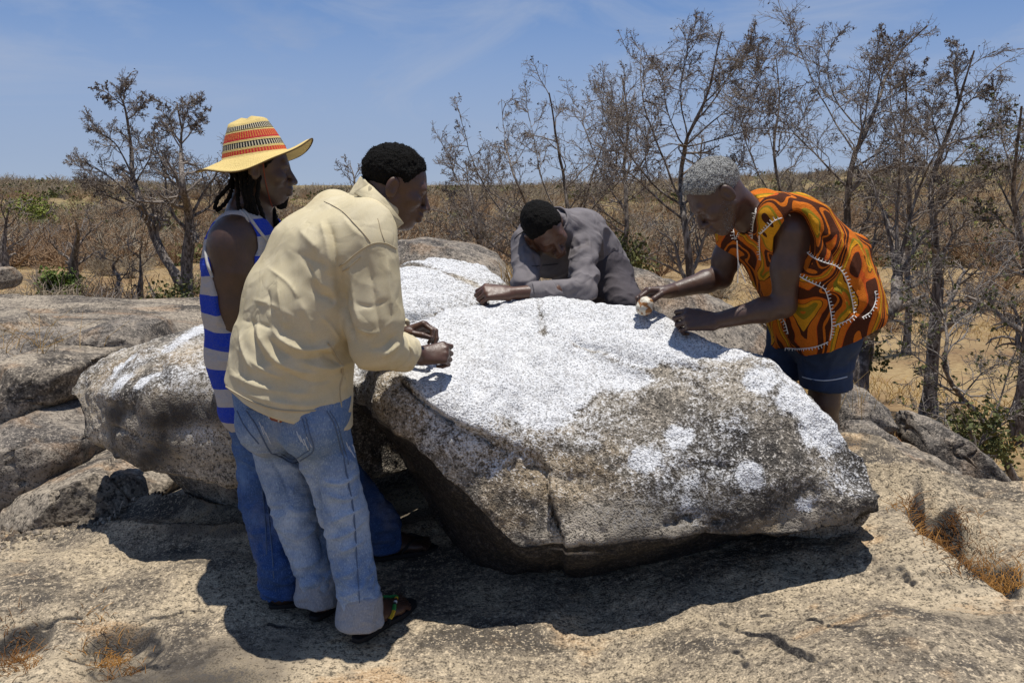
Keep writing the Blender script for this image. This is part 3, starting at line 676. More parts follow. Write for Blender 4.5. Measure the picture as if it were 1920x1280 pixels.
    def hit(s, px, py): return s.hits([(px, py)])[0][0]
    def trace(s, pts, n=5, lift=0.0):
        P, ok = s.hits(smooth_line(np.array(pts, float), n)); return P[ok]
    def snap(s, P, lift=0.0, n=6):
        P = np.array(P, float)
        for _ in range(n):
            d = s.ev(P); e = 0.003; G = np.stack([s.ev(P + np.eye(3)[i] * e) - d for i in range(3)], -1) / e
            P = P - G * ((d - lift) / np.maximum((G * G).sum(-1), 0.3))[:, None]
        return P
def subset(V, F, keepv):
    kf = keepv[F].all(1); F = F[kf]; u, inv = np.unique(F, return_inverse=True); return V[u], inv.reshape(F.shape), u
def ridge(V, N, L, w, h):
    d, t = poly_dist(V, L, 4 * w); tap = np.clip(np.minimum(t, 1 - t) * 4.5, 0, 1)
    return V + N * (h * tap * np.where(d < 1, np.exp(-(np.minimum(d, 1) / (w * 0.85)) ** 1.15), 0))[:, None]

# ------------------------------------------------------------------ anatomy
def add_head(F, c, R, jaw=1.0, mouth=0.0):
    """c centre between the ears, R rows = forward, left, up; real size about 0.235 m crown to chin"""
    T = lambda x, y, z: c + np.array([x, y, z]) @ R
    F.ell(T(-0.014, 0, 0.028), (0.099, 0.076, 0.090), R, 0.03)
    F.ell(T(0.030, 0, -0.030), (0.062, 0.059, 0.086), R, 0.035)
    for s in (-1, 1):
        F.cone(T(-0.004, s * 0.050, -0.055), T(0.052, s * 0.018, -0.104), 0.020, 0.020, 0.03)
        F.ell(T(0.062, s * 0.043, -0.030), (0.024, 0.020, 0.020), R, 0.025)
    F.ell(T(0.070, 0, -0.106), (0.021, 0.024, 0.019), R, 0.02)
    F.cone(T(0.077, -0.034, 0.013), T(0.077, 0.034, 0.013), 0.0160, None, 0.014)
    for s in (-1, 1):
        F.ell(T(0.098, s * 0.032, -0.007), (0.018, 0.020, 0.013), R, 0.010, '-')
        F.ell(T(0.074, s * 0.032, -0.007), (0.0145, 0.0165, 0.0125), R, 0.003)
        F.cone(T(0.0855, s * 0.020, -0.0035), T(0.083, s * 0.045, -0.0045), 0.0038, 0.0034, 0.004)
        F.cone(T(0.0845, s * 0.021, -0.0145), T(0.081, s * 0.045, -0.0125), 0.0034, 0.003, 0.004)
    F.cone(T(0.087, 0, 0.006), T(0.114, 0, -0.041), 0.0085, 0.0125, 0.010)
    for s in (-1, 1):
        F.ell(T(0.103, s * 0.0165, -0.045), (0.0125, 0.0105, 0.0095), R, 0.007)
        F.ell(T(0.106, s * 0.0085, -0.053), (0.005, 0.0045, 0.004), R, 0.004, '-')
    F.ell(T(0.078, 0, -0.072), (0.024, 0.030, 0.024), R, 0.02)
    F.cone(T(0.102, -0.018, -0.067), T(0.102, 0.018, -0.067), 0.0088, None, 0.007)
    F.cone(T(0.100, -0.016, -0.083), T(0.100, 0.016, -0.083), 0.0098, None, 0.006)
    F.cone(T(0.113, -0.024, -0.0750), T(0.113, 0.024, -0.0750), 0.0040, None, 0.003, '-')
    for s in (-1, 1):
        E = R.copy(); a = s * 0.30; E = np.stack([R[0] * math.cos(a) - R[1] * math.sin(a), R[0] * math.sin(a) + R[1] * math.cos(a), R[2]])
        F.ell(T(-0.014, s * 0.082, -0.012), (0.022, 0.0095, 0.034), E, 0.005)
        F.ell(T(-0.008, s * 0.0925, -0.009), (0.0135, 0.008, 0.024), E, 0.003, '-')
        F.ell(T(-0.004, s * 0.077, -0.012), (0.006, 0.006, 0.009), E, 0.004)
    return T
def hair_field(c, R, thick=0.010, line=0.062, low=-0.03):
    T = lambda x, y, z: c + np.array([x, y, z]) @ R
    H = Field(); H.ell(T(-0.016, 0, 0.028), (0.101 + thick, 0.0765 + thick, 0.091 + thick), R, 0.01)
    n = np.array([0.80, 0, -0.60]) @ R
    H.plane(T(line, 0, 0.045), n, 0.006)
    H.plane(T(-0.02, 0, low), np.array([0.25, 0, -1.0]) @ R, 0.006)
    for s in (-1, 1): H.ell(T(-0.004, s * 0.088, -0.016), (0.032, 0.024, 0.046), R, 0.006, '-')
    return H, T
def settle_hair(V, N, c, R, thick, line, low, rough, seed=7):
    """thin the hair out to nothing at the hairline and give it curl"""
    l = (V - c) @ R.T
    e1 = -((l - np.array([line, 0, 0.045])) @ np.array([0.80, 0, -0.60])); e2 = -((l - np.array([-0.02, 0, low])) @ nrm([0.25, 0, -1.0]))
    side = sstep(-0.03, 0.045, l[:, 2])
    e = np.minimum(e1, e2 * 0.55) + 0.006 * vnoise(V * 60, seed + 1); t = sstep(0.002, 0.028, e) * (0.25 + 0.75 * side)
    return V + N * (-(thick + 0.0025) * (1 - t) + t * rough * (np.abs(vnoise(V * 125, seed)) + 0.7 * vnoise(V * 52, seed + 2)))[:, None]
def add_hand(F, wrist, fdir, dorsal, ts, curls, thumb, spread=0.10, s=1.0):
    """ts +1 right, -1 left; curls: four (knuckle, middle, tip) bends in degrees; thumb: three directions in hand frame"""
    ex = nrm(fdir); ez = nrm(np.asarray(dorsal) - ex * (np.asarray(dorsal) @ ex)); ey = np.cross(ez, ex) * ts
    T = lambda x, y, z: wrist + s * (x * ex + y * ey + z * ez)
    ys = (0.030, 0.0105, -0.010, -0.0285); xk = (0.088, 0.092, 0.087, 0.078); zk = (0.0, 0.003, 0.001, -0.004)
    for i in range(4):
        F.cone(T(0.004, ys[i] * 0.55, 0), T(xk[i], ys[i], zk[i]), 0.0165 * s, 0.0118 * s, 0.014)
    F.cone(T(0.03, 0.012, -0.008), T(0.07, 0.0, -0.008), 0.017 * s, 0.013 * s, 0.016)
    ln = ((0.042, 0.026, 0.021), (0.046, 0.030, 0.022), (0.042, 0.028, 0.021), (0.034, 0.021, 0.019))
    tips = []
    for i in range(4):
        p = T(xk[i], ys[i], zk[i]); a = 0.0; sp = spread * (1.5 - i) / 1.5
        rr = (0.0098, 0.0088, 0.0078, 0.0068) if i < 3 else (0.0086, 0.0076, 0.0068, 0.006)
        for j in range(3):
            a += math.radians(curls[i][j])
            d = math.cos(a) * (math.cos(sp) * ex + math.sin(sp) * ey) - math.sin(a) * ez
            q = p + d * ln[i][j] * s
            F.cone(p, q, rr[j] * s, rr[j + 1] * s, 0.0035 if j else 0.007); p = q
        tips.append(p)
    p = T(0.018, 0.022, -0.006); rad = (0.0165, 0.0115, 0.0105, 0.0085); L = (0.044, 0.034, 0.028)
    for j in range(3):
        d = nrm(thumb[j]); q = p + s * L[j] * (d[0] * ex + d[1] * ey + d[2] * ez)
        F.cone(p, q, rad[j] * s, rad[j + 1] * s, 0.010 if j == 0 else 0.004); p = q
    tips.append(p); return tips, T
def add_foot(F, heel, toe, z0, side, s=1.0):
    """bare foot on a sole whose top is at z0; heel/toe ground points, side +1 when the big toe is on the left of heel->toe"""
    f = np.array([toe[0] - heel[0], toe[1] - heel[1], 0]); L = np.linalg.norm(f); f = f / L; l = np.array([-f[1], f[0], 0]) * side
    T = lambda x, y, z: np.array([heel[0], heel[1], z0]) + x * L * f + y * l + np.array([0, 0, z])
    F.ell(T(0.13, 0, 0.030), (0.038, 0.032, 0.032), np.stack([f, l, [0, 0, 1]]), 0.02)
    F.cone(T(0.15, 0, 0.034), T(0.24, 0, 0.105), 0.030, 0.036, 0.03)
    F.cone(T(0.22, 0.004, 0.075), T(0.62, 0.016, 0.026), 0.034, 0.021, 0.03)
    F.cone(T(0.20, -0.008, 0.035), T(0.64, -0.026, 0.018), 0.030, 0.016, 0.03)
    F.cone(T(0.62, 0.026, 0.022), T(0.66, -0.028, 0.016), 0.021, 0.014, 0.02)
    for y, x0, x1, r in ((0.032, 0.70, 0.925, 0.0135), (0.010, 0.72, 0.93, 0.0098), (-0.008, 0.71, 0.89, 0.0092), (-0.024, 0.69, 0.85, 0.0086), (-0.039, 0.66, 0.80, 0.0086)):
        a, b, c = T(x0 - 0.08, y * 0.9, 0.021), T((x0 + x1) / 2 - 0.02, y, 0.021), T(x1 - 0.03, y * 1.03, r)
        F.cone(a, b, r * 1.1, r, 0.010); F.cone(b, c, r, r * 1.02, 0.004)
    return T
def sole(heel, toe, z0, side, th=0.018):
    f = np.array([toe[0] - heel[0], toe[1] - heel[1], 0]); L = np.linalg.norm(f); f /= L; l = np.array([-f[1], f[0], 0]) * side
    t = np.linspace(0, 2 * math.pi, 48, endpoint=False); x = 0.5 - 0.53 * np.cos(t)
    wid = np.interp(x, [-0.03, 0.15, 0.4, 0.7, 0.9, 1.03], [0.036, 0.038, 0.038, 0.051, 0.048, 0.042])
    y = wid * np.sign(np.sin(t)) * np.abs(np.sin(t)) ** 0.55 + 0.006 * np.sin(x * 3)
    P = np.array([heel[0], heel[1], 0]) + (x * L)[:, None] * f + y[:, None] * l
    n = len(P); rings = []
    for dz, sc in ((-th, 0.97), (-th * 0.9, 1.0), (-th * 0.5, 0.985), (-0.002, 1.0), (0.0, 0.97)):
        q = P.mean(0) + (P - P.mean(0)) * sc; q = q.copy(); q[:, 2] = z0 + dz; rings.append(q)
    V = np.vstack(rings + [P.mean(0)[None] * [1, 1, 0] + [0, 0, z0 - th], P.mean(0)[None] * [1, 1, 0] + [0, 0, z0]])
    Fq = grid_faces(5, n, True)[:, ::-1]; k = np.arange(n); k2 = (k + 1) % n
    Ft = np.concatenate([np.stack([k, k2, np.full(n, 5 * n)], -1), np.stack([4 * n + k2, 4 * n + k, np.full(n, 5 * n + 1)], -1)])
    return V, [Fq, Ft]
# ================================================================== people: materials
def skin_mat(name, c0, c1, rough=0.38):
    m = mat(name, c0, rough, 0.55); g = NT(m); c = g.co()
    g.color(g.mix(g.rng(g.noise(c, 22, 4, 0.6), 0.35, 0.7), c0, c1))
    g.rough(g.rng(g.noise(c, 60, 3, 0.6), 0.3, 0.7, rough - 0.05, rough + 0.12))
    g.bump(g.math('ADD', g.voro(c, 420), g.noise(c, 90, 3, 0.6)), 0.18, 0.003)
    return m
M_SKIN_A = skin_mat('skin_deep_brown', (0.066, 0.032, 0.020), (0.092, 0.045, 0.027))
M_SKIN_B = skin_mat('skin_dark', (0.050, 0.027, 0.019), (0.070, 0.037, 0.025))
M_SKIN_C = skin_mat('skin_brown', (0.078, 0.036, 0.022), (0.110, 0.052, 0.031))
M_SKIN_D = skin_mat('skin_weathered', (0.064, 0.035, 0.025), (0.088, 0.048, 0.034))
M_NAIL = mat('toenail', (0.30, 0.15, 0.11), 0.35, 0.5)
def hair_mat(name, c0, c1, thr=(0.42, 0.6)):
    m = mat(name, c0, 0.9, 0.15); g = NT(m); c = g.co()
    n = g.noise(c, 330, 3, 0.7)
    g.color(g.mix(g.rng(n, *thr), c0, c1)); g.bump(g.math('ADD', n, g.noise(c, 130, 2, 0.5)), 0.9, 0.006); return m
M_HAIR = hair_mat('black_curly_hair', (0.006, 0.0055, 0.005), (0.028, 0.025, 0.023), (0.55, 0.75))
M_GREYHAIR = hair_mat('grey_curly_hair', (0.06, 0.058, 0.055), (0.50, 0.50, 0.48))
def cloth_mat(name, c0, c1, rough=0.85, weave=420, stain=None, sheen=0.0, wr=0.35):
    m = mat(name, c0, rough, 0.15); g = NT(m); c = g.co()
    col = g.mix(g.rng(g.noise(c, 7, 5, 0.65, 0.6), 0.35, 0.68), c0, c1)
    if stain: col = g.mix(g.math('MULTIPLY', g.rng(g.noise(g.map(c, loc=(4, 2, 1)), 5.5, 5, 0.7, 0.5), 0.56, 0.74), 0.55), col, stain)
    w = g.noise(g.map(c, (1, 1, 1)), weave, 2, 0.5)
    col = g.mix(g.math('MULTIPLY', g.rng(w, 0.35, 0.65), 0.18), col, tuple(v * 0.6 for v in c0))
    g.color(col)
    n_ = g.noise(g.map(c, (1.25, 1.25, 0.8), (0.35, 0.6, 0.2)), 7, 2, 0.45, 0.5)
    wrk = g.math('ABSOLUTE', g.math('SUBTRACT', n_, 0.5))            # sharp creases
    g.bump(g.math('ADD', g.math('MINIMUM', wrk, 0.07), g.math('MULTIPLY', w, 0.012)), wr * 1.5, 0.045)
    return m
M_BEIGE = cloth_mat('beige_cotton', (0.56, 0.485, 0.315), (0.63, 0.555, 0.385), stain=(0.43, 0.335, 0.19), wr=0.20)
M_BEIGE_SEAM = mat('beige_seam', (0.44, 0.37, 0.25), 0.9, 0.1)
M_GREYSHIRT = cloth_mat('grey_cotton', (0.155, 0.142, 0.150), (0.20, 0.183, 0.188), stain=(0.10, 0.085, 0.08), wr=0.3)
M_GREYSEAM = mat('grey_seam', (0.06, 0.055, 0.06), 0.9, 0.1)
M_DARKTROUSER = cloth_mat('dark_trousers', (0.060, 0.053, 0.060), (0.085, 0.075, 0.082), wr=0.3)
M_NAVY = cloth_mat('navy_cotton', (0.030, 0.045, 0.085), (0.042, 0.064, 0.115), wr=0.35)
M_BLACK = mat('black_rubber', (0.016, 0.015, 0.015), 0.7, 0.3)
def denim_mat(name, dark, light, bias=0.0):
    m = mat(name, dark, 0.9, 0.12); g = NT(m); c = g.co()
    fade = g.math('ADD', g.attr('fade'), g.math('ADD', g.math('MULTIPLY', g.math('SUBTRACT', g.noise(c, 6, 5, 0.65, 0.5), 0.5), 1.2), bias))
    col = g.mix(g.rng(fade, 0.1, 0.9), dark, light)
    tw = g.noise(g.map(c, (1, 1, 0.35), (0.5, 0.2, 0.8)), 300, 2, 0.6)
    col = g.mix(g.math('MULTIPLY', g.rng(tw, 0.52, 0.72), 0.22), col, tuple(min(1, v * 1.7) for v in light))
    col = g.mix(g.math('MULTIPLY', g.rng(tw, 0.46, 0.28), 0.40), col, tuple(v * 0.5 for v in dark))
    col = g.mix(g.math('MULTIPLY', g.rng(g.noise(g.map(c, loc=(8, 3, 1)), 4, 4, 0.6), 0.55, 0.75), 0.30), col, (0.34, 0.31, 0.26))
    g.color(col)
    wrk = g.noise(g.map(c, (1.0, 1.0, 2.0), (0.5, 0.2, 0.2)), 18, 4, 0.62, 1.4)
    g.bump(g.math('ADD', wrk, g.math('MULTIPLY', tw, 0.08)), 0.45, 0.02)
    return m
M_DENIM = denim_mat('faded_denim', (0.125, 0.20, 0.35), (0.51, 0.59, 0.69), 0.14)
M_DENIM_B = denim_mat('blue_denim', (0.035, 0.075, 0.20), (0.16, 0.27, 0.48), -0.12)
M_DENIM_SEAM = mat('denim_seam', (0.10, 0.14, 0.22), 0.9, 0.1)
M_DENIM_PALE = mat('denim_scuff', (0.50, 0.55, 0.62), 0.95, 0.1)
M_CUFF = denim_mat('denim_inside', (0.27, 0.29, 0.33), (0.42, 0.435, 0.455), 0.2)

def cloth(F, h, noise=(0.004, 9, (1, 1, 1)), folds=(), amp_fn=None, seed=0, fade=None):
    """mesh a garment and press folds into it; folds: (picture line or 3d line, width, height)"""
    V, Q = F.mesh(h); N = vnormals(V, Q)
    a, sc, st = noise
    n = 1 - np.abs(fbm(V * st + 0.05 * np.stack([vnoise(V * 8, 1), vnoise(V * 8, 2), vnoise(V * 8, 3)], -1), sc, 2, 0.5, seed)) * 2.2
    d = a * n
    if amp_fn is not None: d = d * amp_fn(V)
    cn = fbm(V * st + 3.7, sc * 1.3, 2, 0.5, seed + 90); d = d - a * 0.30 * np.exp(-(cn / 0.06) ** 2) * sstep(-0.2, 0.4, vnoise(V * 5, seed + 95))
    if fade is not None: d = d * fade(V)
    V = V + N * d[:, None]
    for L, w, hh in folds:
        L = np.array(L, float)
        if L.shape[1] == 2: L = F.trace(L)
        if len(L) > 1: V = ridge(V, N * (fade(V)[:, None] if fade is not None else 1), L, w, hh)
    return V, Q
def fuzz(V, Q, n, ln, mt, parent, body, seed):
    """short loose hairs standing off the hair mass"""
    rng = np.random.default_rng(seed); N = vnormals(V, Q); k = rng.integers(0, len(V), n); P = V[k]; out = body.ev(P) > 0.0005; P, D = P[out], N[k][out]
    D = D + 0.7 * rng.normal(size=D.shape); D /= np.linalg.norm(D, axis=1, keepdims=True); S = np.cross(D, rng.normal(size=D.shape)); S /= np.linalg.norm(S, axis=1, keepdims=True)
    l = ln * rng.uniform(0.4, 1.2, len(P))[:, None]; w = 0.0009
    T3 = np.stack([P - S * w - D * 0.002, P + S * w - D * 0.002, P + D * l + S * l * 0.4], 1).reshape(-1, 3)
    o = part('loose_hair', T3, np.arange(len(T3)).reshape(-1, 3), mt, parent, smooth=False); o['kind'] = 'stuff'
def strip(F, pts, w, lift=0.0012, n=6, on=None, th=0.0012):
    """flat seam or tape lying on a garment; on = the folded surface it follows"""
    P = np.asarray(pts, float)
    L = F.trace(P, n) if P.shape[1] == 2 else F.snap(smooth_line(P, n))
    if len(L) < 3: return None
    d = F.ev(L); e = 0.004; G = np.stack([F.ev(L + np.eye(3)[i] * e) - d for i in range(3)], -1); G /= np.maximum(np.linalg.norm(G, axis=1, keepdims=True), 1e-9)
    if on is not None:
        m = ((on > L.min(0) - 0.05) & (on < L.max(0) + 0.05)).all(1); S = on[m]; of = []
        for q, g_ in zip(L, G):
            r = S - q; a = r @ g_; lat = np.linalg.norm(r - a[:, None] * g_, axis=1); k = np.argsort(lat)[:5]; k = k[np.abs(a[k]) < 0.05]
            of.append(a[k].max() if len(k) else 0)
        of = np.array(of); of = np.convolve(np.pad(of, 1, 'edge'), [0.25, 0.5, 0.25], 'valid'); L = L + G * of[:, None]
    T = np.gradient(L, axis=0); T /= np.maximum(np.linalg.norm(T, axis=1, keepdims=True), 1e-9); S = np.cross(G, T) * w * 0.5
    A = L - G * 0.004
    rings = np.stack([A - S, L - S * 0.9 + G * (lift + th), L + S * 0.9 + G * (lift + th), A + S], 1)
    return rings.reshape(-1, 3), grid_faces(len(L), 4)
def each(name, items, mt, parent):
    for it in items:
        if it is not None: part(name, it[0], it[1], mt, parent)
def merge(items):
    Vs, Fs, o = [], [], 0
    for V, F in [i for i in items if i is not None]:
        for f in (F if isinstance(F, list) else [F]):
            if len(f): Fs.append(np.asarray(f) + o)
        Vs.append(V); o += len(V)
    q = [f for f in Fs if f.shape[1] == 4]; t = [f for f in Fs if f.shape[1] == 3]
    return np.vstack(Vs), ([np.vstack(q)] if q else []) + ([np.vstack(t)] if t else [])
def beads(L, rad, n_around, bead_r, step):
    """rows of little beads round a cord; returns meshes by colour index"""
    L = smooth_line(L, 12); seg = np.linalg.norm(np.diff(L, axis=0), axis=1); cum = np.concatenate([[0], np.cumsum(seg)])
    q = np.arange(0, cum[-1], step); P = np.stack([np.interp(q, cum, L[:, i]) for i in range(3)], -1)
    T = np.gradient(P, axis=0); T /= np.linalg.norm(T, axis=1, keepdims=True)
    A = np.cross(T, [0.2, 0.1, 1.0]); A /= np.linalg.norm(A, axis=1, keepdims=True); B = np.cross(A, T)
    octv = np.array([[1, 0, 0], [-1, 0, 0], [0, 1, 0], [0, -1, 0], [0, 0, 1], [0, 0, -1]], float) * bead_r
    octf = np.array([[0, 2, 4], [2, 1, 4], [1, 3, 4], [3, 0, 4], [2, 0, 5], [1, 2, 5], [3, 1, 5], [0, 3, 5]])
    out = []
    for i in range(len(P)):
        for k in range(n_around):
            a = 2 * math.pi * (k + 0.5 * (i % 2)) / n_around
            out.append((q[i] / cum[-1], octv + P[i] + rad * (math.cos(a) * A[i] + math.sin(a) * B[i]), octf))
    return out

# ================================================================== man in the beige shirt
A_ROOT = thing('person', (W(620, 1180, 2.72)[0], 2.72, 0.0), 'man in loose beige shirt and rolled faded jeans bending over the boulder', 'person', 'people at the rock')
fA = nrm([0.80, 0.60, 0]); rA = np.array([0.60, -0.80, 0])
heelR, toeR = WZ(668, 1200, 0.02), WZ(772, 1128, 0.02)
heelL, toeL = WZ(588, 1160, 0.02), WZ(690, 1085, 0.02)
zR, zL = gz(*((heelR + toeR) / 2)[:2]) + 0.022, gz(*((heelL + toeL) / 2)[:2]) + 0.022
ankR, kneR, hipR = heelR + (toeR - heelR) * 0.13 + [-0.01, 0, zR + 0.07], W(645, 968, 2.68), W(590, 752, 2.70)
ankL, kneL, hipL = heelL + (toeL - heelL) * 0.13 + [-0.01, 0, zL + 0.07], W(556, 968, 2.80), W(505, 752, 2.86)
shR, elR, wrR = W(692, 458, 2.63), W(703, 648, 2.60), W(787, 668, 2.79)
shL, elL, wrL = W(628, 405, 2.93), W(690, 610, 3.00), W(752, 628, 2.97)
hdA = W(744, 347, 2.78); neA = W(694, 405, 2.77)
RA = frame([0.93, 0.16, -0.33], [0.33, 0.06, 0.94])
B_ = Field()
T = add_head(B_, hdA, RA)
B_.cone(T(-0.035, 0, -0.05), neA, 0.058, 0.062, 0.03)
B_.cone(neA, W(632, 470, 2.77), 0.07, 0.11, 0.06).cone(W(632, 470, 2.77), W(560, 690, 2.77), 0.115, 0.12, 0.06)
B_.cone(shL, shR, 0.05, 0.05, 0.05)
for sh, el, wr in ((shR, elR, wrR), (shL, elL, wrL)):
    B_.cone(sh, el, 0.048, 0.040, 0.03).cone(el, el + (wr - el) * 0.35, 0.040, 0.040, 0.02).cone(el + (wr - el) * 0.35, wr, 0.040, 0.0265, 0.02)
tipsR, THR = add_hand(B_, wrR, [1.0, 0.36, 0.10], [-0.06, -0.78, 0.62], 1, [(38, 95, 40), (58, 95, 40), (62, 95, 42), (58, 92, 42)], [(0.55, 0.55, -0.6), (0.9, 0.15, -0.45), (0.9, -0.25, -0.35)])
tipsL, THL = add_hand(B_, wrL, [0.80, 0.10, 0.28], [-0.25, 0.45, 0.85], -1, [(58, 52, 35), (52, 50, 30), (50, 48, 30), (48, 45, 30)], [(0.6, 0.62, -0.5), (0.85, 0.10, -0.55), (0.80, -0.10, -0.6)], 0.16)
for hip, kn, an in ((hipR, kneR, ankR), (hipL, kneL, ankL)):
    B_.cone(hip, kn, 0.075, 0.050, 0.03).cone(kn, an, 0.048, 0.034, 0.02)
TfR = add_foot(B_, heelR, toeR, zR, 1); TfL = add_foot(B_, heelL, toeL, zL, 1)
V, Q = B_.mesh(0.0033)
part('body', V, Q, M_SKIN_A, A_ROOT)
for Tf in (TfR,):
    for y, x1, r in ((0.033, 0.925, 0.0105), (0.010, 0.93, 0.0075), (-0.008, 0.89, 0.007), (-0.025, 0.85, 0.0066), (-0.040, 0.80, 0.0064)):
        c = Tf(x1 - 0.012, y * 1.03, r * 1.75); n = Field().ell(c, (r * 0.95, r * 0.8, r * 0.32), np.stack([nrm(Tf(1, 0, 0) - Tf(0, 0, 0) - [0, 0, 0.10]), nrm(Tf(0, 1, 0) - Tf(0, 0, 0)), nrm([0.25, 0.3, 1])]))
        nv, nq = n.mesh(0.0022); part('toenail', nv, nq, M_NAIL, A_ROOT)
H, TH_ = hair_field(hdA, RA, 0.008, 0.066, -0.055)
V, Q = H.mesh(0.0036); N = vnormals(V, Q)
V = settle_hair(V, N, hdA, RA, 0.008, 0.066, -0.055, 0.0045)
fuzz(V, Q, 2600, 0.006, M_HAIR, A_ROOT, B_, 1)
part('hair', V, Q, M_HAIR, A_ROOT)
G = Field().ell(T(0.066, 0, -0.112), (0.022, 0.024, 0.016), RA, 0.01)
V, Q = G.mesh(0.004); N = vnormals(V, Q); V = V + N * (0.003 * vnoise(V * 150, 3))[:, None]; part('beard', V, Q, M_HAIR, A_ROOT)

# jeans
J = Field()
J.cone(hipL + [0, 0, 0.03], hipR + [0, 0, 0.03], 0.120, 0.120, 0.05).cone(hipL + [0, 0, 0.12], hipR + [0, 0, 0.12], 0.105, 0.105, 0.05)
J.ell(W(505, 790, 2.74), (0.11, 0.11, 0.12), None, 0.06).ell(W(583, 790, 2.64), (0.115, 0.115, 0.12), None, 0.06)
for hip, kn, an in ((hipR, kneR, ankR), (hipL, kneL, ankL)):
    J.cone(hip - [0, 0, 0.04], kn, 0.100, 0.076, 0.035).cone(kn, an + [0, 0, 0.03], 0.075, 0.062, 0.025).cone(an + [0, 0, 0.03], an - [0, 0, 0.02], 0.064, 0.066, 0.02)
for an in (ankR, ankL):
    J.cone(an - [0, 0, 0.03], an - [0, 0, 0.25], 0.055, 0.075, 0.006, '-')
def ampJ(V): return 0.6 + 1.6 * sstep(0.55, 0.15, V[:, 2]) + 0.5 * np.exp(-((V[:, 2] - 0.55) / 0.1) ** 2)
JF = [([(600, 900), (640, 905), (672, 888)], 0.012, 0.0116), ([(610, 925), (650, 935), (680, 918)], 0.012, 0.0116), ([(615, 980), (650, 965), (685, 950)], 0.011, 0.0130), ([(612, 1010), (650, 1000), (688, 975)], 0.011, 0.0116),
      ([(618, 1045), (650, 1030), (688, 1010)], 0.011, 0.0130), ([(620, 1085), (655, 1075), (690, 1050)], 0.012, 0.0116), ([(625, 1120), (660, 1112), (690, 1090)], 0.012, 0.0130),
      ([(535, 950), (560, 960), (590, 955)], 0.011, 0.0101), ([(545, 1010), (570, 1005), (600, 985)], 0.011, 0.0101), ([(548, 1060), (575, 1060), (605, 1040)], 0.012, 0.0116), ([(555, 1100), (580, 1095), (605, 1080)], 0.012, 0.0116),
      ([(590, 870), (560, 880), (530, 860)], 0.014, 0.0101), ([(500, 850), (530, 900), (548, 950)], 0.014, -0.0116), ([(590, 880), (600, 960), (608, 1040)], 0.012, -0.0174), ([(630, 850), (665, 870), (685, 905)], 0.012, 0.0087)]
V, Q = cloth(J, 0.0052, (0.0030, 12, (1, 1, 1.7)), JF, ampJ, 5)
PJn = project(V)
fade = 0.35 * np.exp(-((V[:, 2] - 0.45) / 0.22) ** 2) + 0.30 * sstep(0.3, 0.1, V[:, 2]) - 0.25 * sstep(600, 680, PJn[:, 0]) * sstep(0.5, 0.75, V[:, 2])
jn = part('jeans', V, Q, M_DENIM, A_ROOT, attrs={'fade': fade})
seams = [strip(J, p, w, on=V) for p, w in (([(612, 770), (628, 800), (645, 870), (660, 950), (668, 1030), (672, 1100), (676, 1150)], 0.0035), ([(573, 782), (580, 810), (588, 842), (570, 858), (548, 868), (525, 855), (505, 845), (482, 800), (462, 770)], 0.0042),
         ([(567, 784), (574, 812), (581, 840), (566, 852), (547, 861), (528, 850)], 0.002), ([(618, 770), (634, 800), (651, 870)], 0.002), ([(462, 766), (500, 773), (520, 776)], 0.004), ([(445, 770), (460, 800), (485, 832)], 0.004))]
each('seam', seams, M_DENIM_SEAM, jn)
sc = []
random.seed(4)
for x0, y0 in ((556, 808), (562, 815), (569, 822), (575, 818), (648, 828), (654, 836), (660, 833), (665, 840), (486, 790), (492, 798), (498, 810)):
    sc.append(strip(J, [(x0, y0), (x0 + 4, y0 + 10), (x0 + 9, y0 + 18 + random.random() * 8)], 0.0028, n=3, lift=0.001, on=V))
each('scuff', sc, M_DENIM_PALE, jn)
# leather patch with studs
M_PATCH = mat('brown_leather', (0.24, 0.062, 0.022), 0.6, 0.4); M_STUD = mat('steel_stud', (0.6, 0.6, 0.58), 0.35, 0.6)
Pp = np.array([J.hit(*p) for p in ((504, 780), (529, 774), (533, 783), (527, 792), (511, 788))]); n = nrm(np.cross(Pp[1] - Pp[0], Pp[3] - Pp[0])); n = n if n @ (CAM - Pp[0]) > 0 else -n
Pp = Pp + n * 0.004; Vp = np.vstack([Pp - n * 0.006, Pp, Pp.mean(0) + n * 0.001])
k = np.arange(5); k2 = (k + 1) % 5
pt = part('leather_patch', Vp, [np.stack([k, k2, k2 + 5, k + 5], -1), np.stack([k + 5, k2 + 5, np.full(5, 10)], -1)], M_PATCH, jn, smooth=False)
for q in ((508, 782), (527, 777), (526, 789)):
    c = J.hit(*q) + n * 0.006; sv, sq = Field().ell(c, (0.004, 0.004, 0.004)).mesh(0.0025); part('stud', sv, sq, M_STUD, jn)
# rolled cuffs
for an, tilt in ((ankR, 0.16), (ankL, 0.08)):
    cf = Field(); dn = nrm([0.25 * tilt, 0.1, 1]); c = an + [0, 0, 0.0]
    cf.cone(c + dn * 0.035, c - dn * 0.045, 0.072, 0.078, 0.01).cone(c + dn * 0.03, c + dn * 0.25, 0.062, 0.064, 0.006, '-').cone(c - dn * 0.03, c - dn * 0.3, 0.060, 0.078, 0.006, '-')
    cf.plane(c + dn * 0.055, dn, 0.008).plane(c - dn * 0.062, -dn, 0.008)
    V, Q = cloth(cf, 0.005, (0.004, 13, (1, 1, 1)), (), None, 8)
    cu = part('cuff', V, Q, M_CUFF, jn, attrs={'fade': np.zeros(len(V))})

